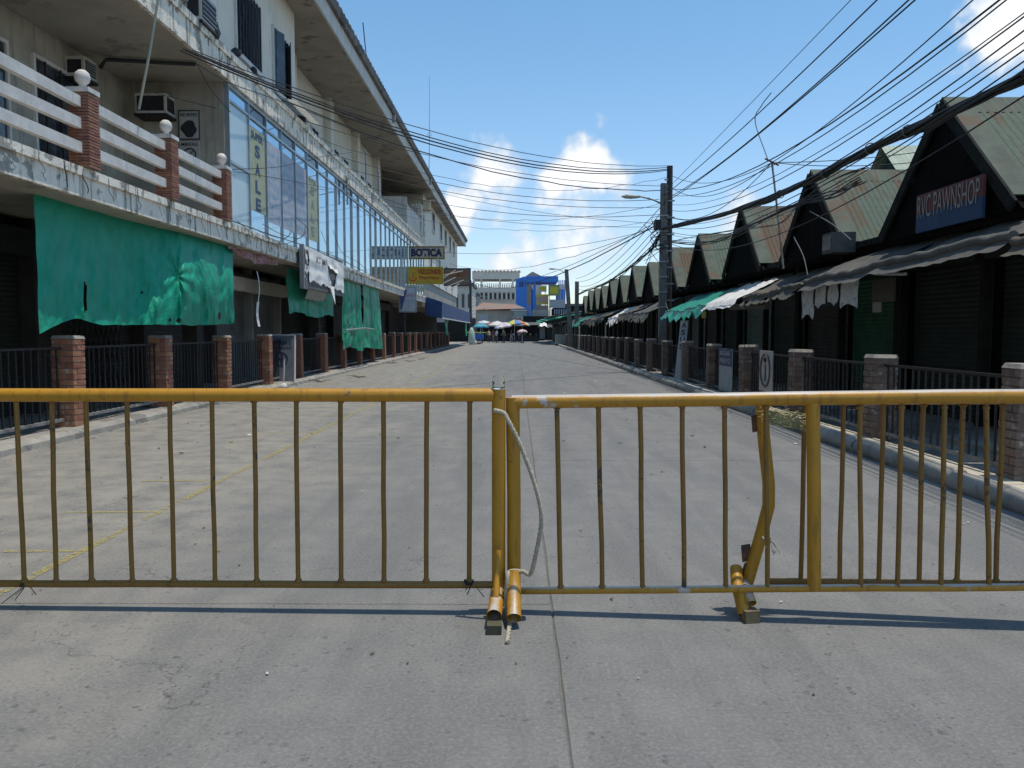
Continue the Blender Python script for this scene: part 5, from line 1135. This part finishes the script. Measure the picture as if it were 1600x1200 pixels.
# raw concrete building with open upper floor and battlements
cb = thing('concrete_building', 'unfinished grey concrete building with battlements and open upper floor', 'building', at(775, 520, Y=165)); cb.location.z = 0
YC = 165.0; W2 = flat('cb_dark', (.10, .10, .10))
def cx(px): return at(px, 500, Y=YC).x
def cz(py): return at(775, py, Y=YC).z
MB().box(cx(738), cx(812), YC, YC+9, cz(432), cz(425.5)+.3).build('parapet', CONC_SUNLIT, cb)
MB().box(cx(738), cx(812), YC, YC+9, cz(436), cz(432)-.01).build('roof_beam', CONC_SUNLIT, cb)
for k in range(13):
    x0 = cx(740+k*5.7); MB().tube([(x0, YC-.05, cz(426)), (x0+.12, YC-.05, cz(423.2)), (x0+.35, YC-.05, cz(422.5)), (x0+.55, YC-.05, cz(424)), (x0+.6, YC-.05, cz(426))], .12, 6).build('battlement', CONC_SUNLIT, cb)
MB().box(cx(738), cx(812), YC+.1, YC+9, cz(457), cz(449)).build('floor_band', CONC_SUNLIT, cb)
MB().box(cx(738), cx(812), YC+.6, YC+9, -.05, cz(457)-.01).build('lower_wall', CONC_SUNLIT, cb)
for px in (739, 751, 780, 800, 806): MB().box(cx(px), cx(px+2.5), YC, YC+.5, cz(449)+.01, cz(436)-.01).build('column', CONC_SUNLIT, cb)
for k in range(20):
    x0 = cx(741+k*3.4); MB().lathe([(.08, 0), (.16, .25), (.07, .6), (.12, .75)], 6, (x0, YC+.1, cz(449)+.01)).build('baluster', CONC_SUNLIT, cb)
for k in range(10): MB().box(cx(741+k*7), cx(743.6+k*7), YC, YC+.6, cz(468), cz(457)-.012).build('pier', CONC_SUNLIT, cb)
for k in range(10):
    MB().box(cx(744.2+k*7), cx(747.4+k*7), YC+.55, YC+.598, cz(467), cz(458.5)).build('window_opening', W2, cb)
# blue building with a sloped parapet, grey shed roof above it
bbld = thing('blue_building', 'bright blue painted building with billboards at the street end', 'building', at(840, 520, Y=140)); bbld.location.z = 0
YB = 140.0
def bx_(px): return at(px, 500, Y=YB).x
def bz(py): return at(840, py, Y=YB).z
MB().hexa([(bx_(806), YB, -.05), (bx_(872), YB, -.05), (bx_(872), YB+10, -.05), (bx_(806), YB+10, -.05), (bx_(806), YB, bz(436)), (bx_(822), YB, bz(431.5)), (bx_(822), YB+10, bz(431.5)), (bx_(806), YB+10, bz(436))]).build('wall', BLUEP, bbld)
MB().box(bx_(822)+.01, bx_(872), YB-.02, YB+10, bz(440), bz(431.5)).build('parapet', BLUEP, bbld)
MB().box(bx_(816), bx_(871), YB-.4, YB-.021, bz(441), bz(432.5)).build('overhang', BLUEP, bbld)
for px in (826, 833): MB().box(bx_(px), bx_(px+4), YB-.25, YB-.021, -.05, bz(441)-.01).build('pilaster', BLUEP, bbld)
for px in (811.5, 815): MB().box(bx_(px), bx_(px+2), YB-.03, YB-.004, bz(448), bz(441.5)).build('window', flat('bb_window', (.02, .04, .12)), bbld)
MB().box(bx_(872)+.01, bx_(884), YB+1, YB+9, -.05, bz(444)).build('side_wing', BLUEP, bbld)
for k in range(4): MB().box(bx_(873+k*3), bx_(874.5+k*3), YB+1, YB+1.3, bz(444)+.01, bz(437)).build('roof_stub', BLUEP, bbld)
gr = thing('gabled_house', 'pale grey gabled house top rising behind the blue building', 'house', at(833, 520, Y=175)); gr.location.z = 0
gx = lambda px: at(px, 500, Y=175).x; gz = lambda py: at(833, py, Y=175).z
MB().box(gx(822), gx(846), 175, 182, -.05, gz(434)).build('wall', CONC, gr)
MB().hexa([(gx(818), 174.5, gz(433.9)), (gx(850), 174.5, gz(433.9)), (gx(850), 182, gz(433.9)), (gx(818), 182, gz(433.9)), (gx(831), 174.5, gz(425)), (gx(833), 174.5, gz(425)), (gx(833), 182, gz(425)), (gx(831), 182, gz(425))]).build('roof', mat('pinkish_roof', (.38, .33, .31)), gr)
# billboards
def board(label, px0, px1, pyt, pyb, Y, m, m2=None, txt=None):
    t = thing('billboard', label, 'billboard', at((px0+px1)/2, pyb, Y=Y), 'billboards at the street end')
    a, c = at(px0, pyt, Y=Y), at(px1, pyb, Y=Y); t.location = Vector(((a.x+c.x)/2, Y, c.z))
    MB().box(a.x, c.x, Y, Y+.15, c.z, a.z).build('panel', m, t)
    if m2: MB().box(a.x+(c.x-a.x)*.12, c.x-(c.x-a.x)*.12, Y-.02, Y-.004, c.z+(a.z-c.z)*.2, a.z-(a.z-c.z)*.2).build('print', m2, t)
    if txt: lettering(t, txt, ((a.x+c.x)/2, Y-.03, (a.z+c.z)/2), XX, UZ, (c.x-a.x)*.8, (a.z-c.z)*.5, RED if txt != 'FOR RENT' else KS_, .03)
    for q in (a.x+.2, c.x-.2): MB().tube([(q, Y+.3, 0), (q, Y+.3, c.z+.5)], .06, 6).build('leg', METG, t)
    return t
YY = flat('bill_yellow', (.50, .46, .05)); GG = flat('bill_green', (.20, .27, .12)); WW = flat('bill_white', (.52, .53, .52)); BR = flat('bill_brown', (.24, .21, .18)); PG = flat('bill_pale', (.34, .38, .41))
board('small yellow billboard in a pale frame on the blue building', 841, 854, 446, 456, 133, WW, YY)
board('larger yellow and pink billboard below the small yellow one', 838, 857, 460, 476, 132, YY, flat('bill_pink', (.45, .30, .28)))
board('olive and yellow billboard beside the far leaning pole', 857, 874, 445, 462, 131, GG, YY)
board('small white billboard above the pale one', 874, 883, 445, 452, 131, WW)
board('wide pale grey billboard under the olive one', 858, 883, 468, 481, 130, PG)
board('brown grey billboard above the green tarps', 836, 857, 477, 492, 130, BR)
board('tall narrow brown sign on a post before the blue wall', 823, 830, 444, 476, 125, BR)
board('white banner with red lettering above the umbrellas', 801, 817, 494.5, 501, 112, WW, None, 'PILAR')
board('grey banner sign above the white stall roofs', 748, 762, 491, 500, 112, PG)
# low market hall with hip roof
mh = thing('market_hall', 'low market hall with rusty red hipped roof behind the umbrellas', 'building', (at(780, 520, Y=125).x, 125, 0))
mx = lambda px: at(px, 500, Y=122).x; mz = lambda py: at(780, py, Y=122).z
MB().hexa([(mx(738), 122, mz(484)), (mx(822), 122, mz(482)), (mx(822), 134, mz(482)), (mx(738), 134, mz(484)), (mx(752), 127, mz(471)), (mx(806), 127, mz(474)), (mx(806), 129, mz(474)), (mx(752), 129, mz(471))]).build('roof', mat('rusty_hip_roof', (.20, .175, .155), (.25, .15, .11), .35, .8, patch=.4, patch_c=(.30, .14, .09), patch_scale=.3), mh)
MB().box(mx(740), mx(820), 123, 133, -.05, mz(484)-.05).build('wall', CONCD, mh)
MB().box(mx(803), mx(823), 121.4, 122.9, mz(494), mz(486)).build('pale_shopfront', flat('mint_shopfront', (.32, .40, .38)), mh)
MB().box(mx(798), mx(823), 121.2, 121.39, mz(486)+.02, mz(484)).build('eave_sheet', PAINTW, mh)
for k in range(5): MB().box(mx(744+k*11), mx(752+k*11), 122.9, 122.98, .1, 2.4).build('shop_opening', W2, mh)
# street-end closing walls so that the road does not run out into nothing
for nm, lab, px0, px1, pyt, Y, m in (('row_house', 'grey shop block closing the street behind the navy awning', 640, 748, 462, 150, CONCD), ('row_house', 'dark shop block closing the street behind the kiosk end', 868, 960, 478, 150, TIMBER), ('row_house', 'white walled shop with many windows beside the awning end', 700, 738, 447, 96, CONC)):
    t = thing(nm, lab, 'building', (at((px0+px1)/2, 500, Y=Y).x, Y, 0)); quadbox('wall', m, t, px0, px1, pyt, 500, Y, 8, 3.01); sf = quadbox('shop_front', TIMBER, t, px0, px1, pyt, 500, Y, 8, -.05); [setattr(v.co, 'z', min(v.co.z, 3.0)) for v in sf.data.vertices]
    a, c = at(px0, pyt, Y=Y), at(px1, pyt, Y=Y); MB().box(a.x-.2, c.x+.2, Y-.4, Y+8.2, a.z+.01, a.z+.4).build('roof', TILR, t)
    for k in range(4):
        x0 = a.x+(c.x-a.x)*(k+.25)/4; MB().box(x0, x0+(c.x-a.x)*.11, Y-.03, Y-.003, a.z*.62, a.z*.86).build('window', W2, t)
# crowded shop block in front of the blue building
sbk = thing('shop_block', 'dark crowded shop block with patched awnings before the blue building', 'building', (at(855, 520, Y=118).x, 118, 0))
sx_ = lambda px: at(px, 500, Y=118).x; sz2 = lambda py: at(855, py, Y=118).z
MB().box(sx_(818), sx_(905), 118, 124, -.05, sz2(494)).build('wall', TIMBER, sbk)
MB().box(sx_(832), sx_(858), 119, 124, sz2(494)+.01, sz2(484)).build('upper_storey', CONCD, sbk)
MB().box(sx_(864), sx_(888), 119, 124, sz2(494)+.01, sz2(481)).build('upper_storey', TIMBER, sbk)
for k in range(6): MB().box(sx_(866+k*3.6), sx_(868+k*3.6), 118.9, 118.99, sz2(491), sz2(483)).build('window', flat('sb_pane', (.25, .32, .38)), sbk)
rq = random.Random(4)
for k in range(7):
    x0 = sx_(820+k*11); mm_ = (TARPF, AWN, WHITEC, AWN, TARPF, AWNB, AWN)[k]; z_ = 2.5+rq.uniform(-.2, .5)
    MB().grid(lambda u, v: (x0+1.15*u, 118-1.6*v, z_-.5*v+.08*math.sin(u*9+k)), 8, 4).build('awning', mm_, sbk, True)
    MB().box(x0+.1, x0+.9, 117.9, 117.99, .2, 1.9).build('shutter', (SHUT_K, SHUT_D, SHUT_G)[k % 3], sbk)
# ragged green covers at the far kiosk end
for k, (px0, px1, py, Y, m, lab) in enumerate(((838, 880, 502, 96, TARPF, 'ragged green stall cover at the far kiosk end'), (850, 895, 497, 88, AWN, 'tattered grey stall cover before the far poles'), (836, 862, 505, 104, TARPF, 'faded green sheet stretched beside the umbrellas'))):
    a, c = at(px0, py, Y=Y), at(px1, py-6, Y=Y-8)
    def fn(u, v): return (a.x+(c.x+2.2-a.x)*v, a.y+(c.y-a.y)*u, a.z+(c.z+.5-a.z)*v+.12*mno.noise(Vector((u*8, v*5, k*3))))
    tag(MB().grid(fn, 24, 10, lambda u, v: v < .1 and mno.noise(Vector((u*20, 3, k))) > .1).build('stall_cover', m, None, True), lab, 'stall cover')
kb = thing('stall_row', 'dark closed stalls under the green covers at the far kiosk end', 'stall', (6.2, 96, 0))
MB().box(4.9, 9, 74, 112, 0, 2.2).build('wall', TIMBER, kb); MB().box(4.5, 9, 73.8, 112.2, 2.21, 2.35).build('roof', AWN, kb)
for k in range(8): MB().box(4.86, 4.898, 75+k*4.6, 78+k*4.6, .1, 1.9).build('shutter', SHUT_K, kb)
# umbrellas
def umbrella(label, px, pytop, Y, rad, cols, tilt=(0, 0)):
    p = at(px, pytop, Y=Y); t = thing('market_umbrella', label, 'umbrella', (p.x, Y, 0), 'market umbrellas at the street end')
    b = MB(); n = 8; H = rad*.42; ms = [flat('umb_%d%d%d' % tuple(int(x*99) for x in c), c) for c in cols]
    def pt_(a, s): return Vector((p.x+math.cos(a)*rad*s, Y+math.sin(a)*rad*s, p.z-H*s*s*.9-H*.1*s+(tilt[0]*math.cos(a)+tilt[1]*math.sin(a))*rad*s))
    for k in range(n):
        a0, a1 = 2*math.pi*k/n, 2*math.pi*(k+1)/n
        for s0, s1 in ((0, .5), (.5, 1)):
            am = (a0+a1)/2; m0, m1 = pt_(am, s0*.97), pt_(am, s1*.95)
            for (u0, u1) in ((a0, am), (am, a1)):
                q0 = pt_(u0, s0) if u0 != am else m0; q1 = pt_(u0, s1) if u0 != am else m1
                r0 = pt_(u1, s0) if u1 != am else m0; r1 = pt_(u1, s1) if u1 != am else m1
                b.poly([q0, q1, r1, r0] if s0 else [q0, q1, r1], k % len(ms))
        e0, e1 = pt_(a0, 1), pt_(a1, 1); dn = Vector((0, 0, -.13)); b.poly([e0, e0+dn, e1+dn, e1], k % len(ms))
    b.build('canopy', ms, t); MB().tube([(p.x, Y, 0), (p.x, Y, p.z+.05)], .03, 7).build('pole', PAINTW, t)
    MB().lathe([(.25, 0), (.22, .1), (.05, .14)], 10, (p.x, Y, 0)).build('base', CONCD, t)
RDc, YLc, BLc, GRc, WHc, ORc, PKc = (.55, .06, .05), (.60, .50, .05), (.05, .20, .48), (.05, .38, .28), (.60, .60, .58), (.60, .22, .08), (.55, .28, .32)
umbrella('rainbow market umbrella with yellow and blue panels, tallest of them', 804, 499.5, 98, 1.25, [YLc, BLc, RDc, YLc, GRc, YLc, BLc, ORc], (.1, 0))
umbrella('orange and mint market umbrella beside the rainbow one', 816, 502.5, 102, 1.0, [ORc, (.35, .55, .5), ORc, WHc])
umbrella('large pink and white market umbrella before the stalls', 777, 501.5, 101, 1.35, [PKc, WHc, WHc, (.45, .1, .15)])
umbrella('purple white market umbrella tilted behind the pink one', 786, 504, 95, 1.05, [(.35, .3, .5), WHc, (.5, .4, .45), WHc], (.15, .1))
umbrella('white market umbrella close to the awning end', 756, 500.5, 108, 1.3, [WHc, (.5, .52, .55)])
umbrella('blue green market umbrella over the roadside cart', 751, 505, 92, .95, [(.05, .25, .38), (.06, .32, .36)])
umbrella('small pale pink umbrella low under the rainbow one', 816, 514.5, 92, .62, [PKc, WHc])
# dark stalls crowded under the umbrellas
rsk = random.Random(8)
for k, (px, Y, w_, lab) in enumerate(((760, 106, 2.6, 'dim market stall heaped with goods behind the white umbrella'), (783, 108, 3.2, 'dim market stall heaped with goods behind the pink umbrella'), (800, 107, 2.6, 'dim market stall heaped with goods behind the rainbow umbrella'), (820, 106, 3.6, 'dim market stall beside the last kiosk'))):
    x = at(px, 520, Y=Y).x; t = thing('market_stall', lab, 'stall', (x, Y, 0), 'market stalls at the street end')
    MB().box(x-w_/2, x+w_/2, Y, Y+1.4, .55, .75).build('counter', DARKW, t)
    MB().box(x-w_/2, x+w_/2, Y+.05, Y+1.35, .0, .549).build('skirt', mat('stall_skirt', (.07, .06, .08)), t)
    MB().box(x-w_/2, x+w_/2, Y+1.41, Y+1.47, 0, 2.3).build('back_sheet', mat('stall_back', (.035, .032, .035)), t)
    MB().hexa([(x-w_/2-.2, Y-.5, 2.15), (x+w_/2+.2, Y-.5, 2.15), (x+w_/2+.2, Y+1.6, 2.5), (x-w_/2-.2, Y+1.6, 2.5), (x-w_/2-.2, Y-.5, 2.19), (x+w_/2+.2, Y-.5, 2.19), (x+w_/2+.2, Y+1.6, 2.54), (x-w_/2-.2, Y+1.6, 2.54)]).build('cover', (AWN, TARPF, WHITEC, AWN)[k], t)
    for q in (-w_/2, w_/2): MB().bar((x+q, Y-.4, 0), (x+q, Y-.4, 2.15), .05).build('post', TIMBER, t)
    for q in range(5): MB().lathe([(.16, 0), (.22, .12), (.18, .26), (.05, .34)], 7, (x-w_/2+.3+q*(w_-.6)/4, Y+.5+rsk.uniform(-.2, .3), .751)).build('goods', flat('goods%d' % q, [(.45, .45, .42), (.30, .10, .06), (.12, .22, .08), (.42, .32, .08), (.1, .1, .2)][q]), t)
# people
def person(label, px, Y, h, shirt, legs, pose=0, rotz=0.0, hold=None):
    x = at(px, 520, Y=Y).x
    J = [(0, 0, .95), (0, 0, 1.15), (0, 0, 1.38), (0, 0, 1.50), (0, .01, 1.60), (0, .01, 1.70),
         (.17, 0, 1.40), (.24, .02, 1.12), (.22, -.10, .90), (-.17, 0, 1.40), (-.24, .02, 1.12), (-.2, -.14 if pose else 0, .92 if not pose else 1.05),
         (.09, 0, .88), (.10, -.06*(1+pose), .48), (.10, .03, .07), (.10, -.12, .03), (-.09, 0, .88), (-.10, .05*(1+pose), .48), (-.10, .12*pose, .07), (-.10, -.1, .03)]
    E = [(0, 1), (1, 2), (2, 3), (3, 4), (4, 5), (2, 6), (6, 7), (7, 8), (2, 9), (9, 10), (10, 11), (0, 12), (12, 13), (13, 14), (14, 15), (0, 16), (16, 17), (17, 18), (18, 19)]
    rad = [.15, .14, .15, .06, .10, .085, .065, .05, .035, .065, .05, .035, .095, .065, .045, .04, .095, .065, .045, .04]
    s = h/1.75; me = bpy.data.meshes.new('p'); me.from_pydata([(a*s, b*s, c*s) for a, b, c in J], E, [])
    ob = bpy.data.objects.new('p', me); col.objects.link(ob); md = ob.modifiers.new('s', 'SKIN')
    for i, r in enumerate(rad): me.skin_vertices[0].data[i].radius = (r*s, r*s*.8)
    me.skin_vertices[0].data[0].use_root = True
    ob.modifiers.new('u', 'SUBSURF').levels = 1
    dg = bpy.context.evaluated_depsgraph_get(); m2 = bpy.data.meshes.new_from_object(ob.evaluated_get(dg)); bpy.data.objects.remove(ob)
    ms = [flat('skin', (.24, .13, .085)), flat('hair', (.02, .016, .014)), flat('s%d%d%d' % tuple(int(c*99) for c in shirt), shirt), flat('t%d%d%d' % tuple(int(c*99) for c in legs), legs)]
    m2.materials.clear()
    for m in ms: m2.materials.append(m)
    for f in m2.polygons:
        z = f.center.z/s; y = f.center.y/s; f.use_smooth = True
        f.material_index = 3 if z < .98 and abs(f.center.x/s) < .19 and z > .10 else 2 if .98 <= z < 1.46 and (abs(f.center.x/s) < .20 or z > 1.2) else 1 if z > 1.66 or (z > 1.55 and y > .03) else 0
    o = bpy.data.objects.new('person', m2); col.objects.link(o); o.location = (x, Y, 0); o.rotation_euler = (0, 0, rotz)
    return tag(o, label, 'person', 'people at the market end')
person('person in a pale pink top walking by the awning end', 764, 93, 1.6, (.5, .36, .34), (.06, .06, .09), 1, .6)
person('person in a dark top standing under the pink umbrella', 771, 95, 1.62, (.10, .05, .06), (.25, .2, .17), 0, 2.5)
person('person in white walking between the umbrellas', 776, 91, 1.58, (.5, .5, .5), (.05, .05, .06), 1, -1.0)
person('person in dark green standing in the middle of the street end', 787, 90, 1.6, (.05, .09, .06), (.04, .04, .05), 0, 0.2)
person('person in black with white trousers under the rainbow umbrella', 799, 97, 1.6, (.03, .03, .035), (.45, .45, .44), 1, 1.2)
person('person in grey bending near the small pink umbrella', 811, 96, 1.55, (.2, .2, .22), (.06, .05, .07), 1, -.6)
# scraps of paper, leaves and grit lying on the road
lit = MB(); rl = random.Random(41)
for k in range(420):
    y = 3.0+rl.random()**1.6*34; x = rl.uniform(XL+.1, XR-.1)
    if rl.random() < .35: x = rl.choice((XL+.05+abs(rl.gauss(0, .25)), XR-.05-abs(rl.gauss(0, .25))))
    s_ = rl.uniform(.004, .011) if y < 9 else rl.uniform(.006, .03); a = rl.random()*6.28
    dx_, dy_ = Vector((math.cos(a)*s_, math.sin(a)*s_, rl.uniform(-.3, .3)*s_)), Vector((-math.sin(a)*s_*.6, math.cos(a)*s_*.6, rl.uniform(-.2, .3)*s_))
    c = Vector((x, y, .004+s_*.35)); lit.hexa([c-dx_-dy_-Vector((0, 0, .001)), c+dx_-dy_, c+dx_*.8+dy_, c-dx_+dy_*.7, c-dx_-dy_+Vector((0, 0, .002)), c+dx_-dy_+Vector((0, 0, .002)), c+dx_*.8+dy_+Vector((0, 0, .003)), c-dx_+dy_*.7+Vector((0, 0, .002))], rl.choice((0, 0, 1, 1, 1, 2)))
lo_ = lit.build('road_litter', [flat('scrap_white', (.55, .54, .50)), flat('scrap_brown', (.13, .10, .07)), flat('scrap_olive', (.22, .21, .08))])
lo_['kind'] = 'stuff'; lo_['label'] = 'tiny paper scraps, dry leaves and grit scattered on the road'; lo_['category'] = 'litter'
# roadside cart and goods by the awning end
ct = thing('market_cart', 'blue roadside cart with white bags beside the awning end', 'cart', (at(748, 530, Y=90).x, 90, 0))
cxx = at(748, 530, Y=90).x
MB().box(cxx-.55, cxx+.55, 89.5, 90.4, .45, 1.05).build('box', flat('cart_blue', (.04, .12, .45)), ct)
for sx in (-.45, .45):
    MB().tube([Vector((cxx+sx, 89.7+.3*math.cos(a), .3+.3*math.sin(a))) for a in [k*math.pi/8 for k in range(17)]], .035, 6).build('wheel', BLACKP, ct)
    MB().bar((cxx+sx, 89.6, .3), (cxx+sx, 89.6, 1.9), .04).build('upright', METG, ct)
tag(rod('barrier_pole', None, [(at(729, 518, Y=84).x, 84, 1.25), (at(760, 519, Y=84).x, 84, 1.22)], .035, flat('lime_pole', (.42, .50, .08)), 8), 'yellow green pole laid across beside the roadside cart', 'pole')
for k, (px, col_, lab) in enumerate(((737, (.42, .52, .45), 'tall pale green sack standing by the fence end'), (740, (.5, .5, .48), 'white sack on the pavement beside the green one'), (747, (.16, .12, .1), 'small brown basket on the road before the cart'))):
    x = at(px, 530, Y=82+k).x; hh = (1.75, .5, .35)[k]
    tag(MB().lathe([(.28, 0), (.36, .2*hh), (.33, .6*hh), (.22, .85*hh), (.08, hh)], 9, (x, 82+k, .0)).build('market_sack', flat('sack%d' % k, col_), None, True), lab, 'sack')
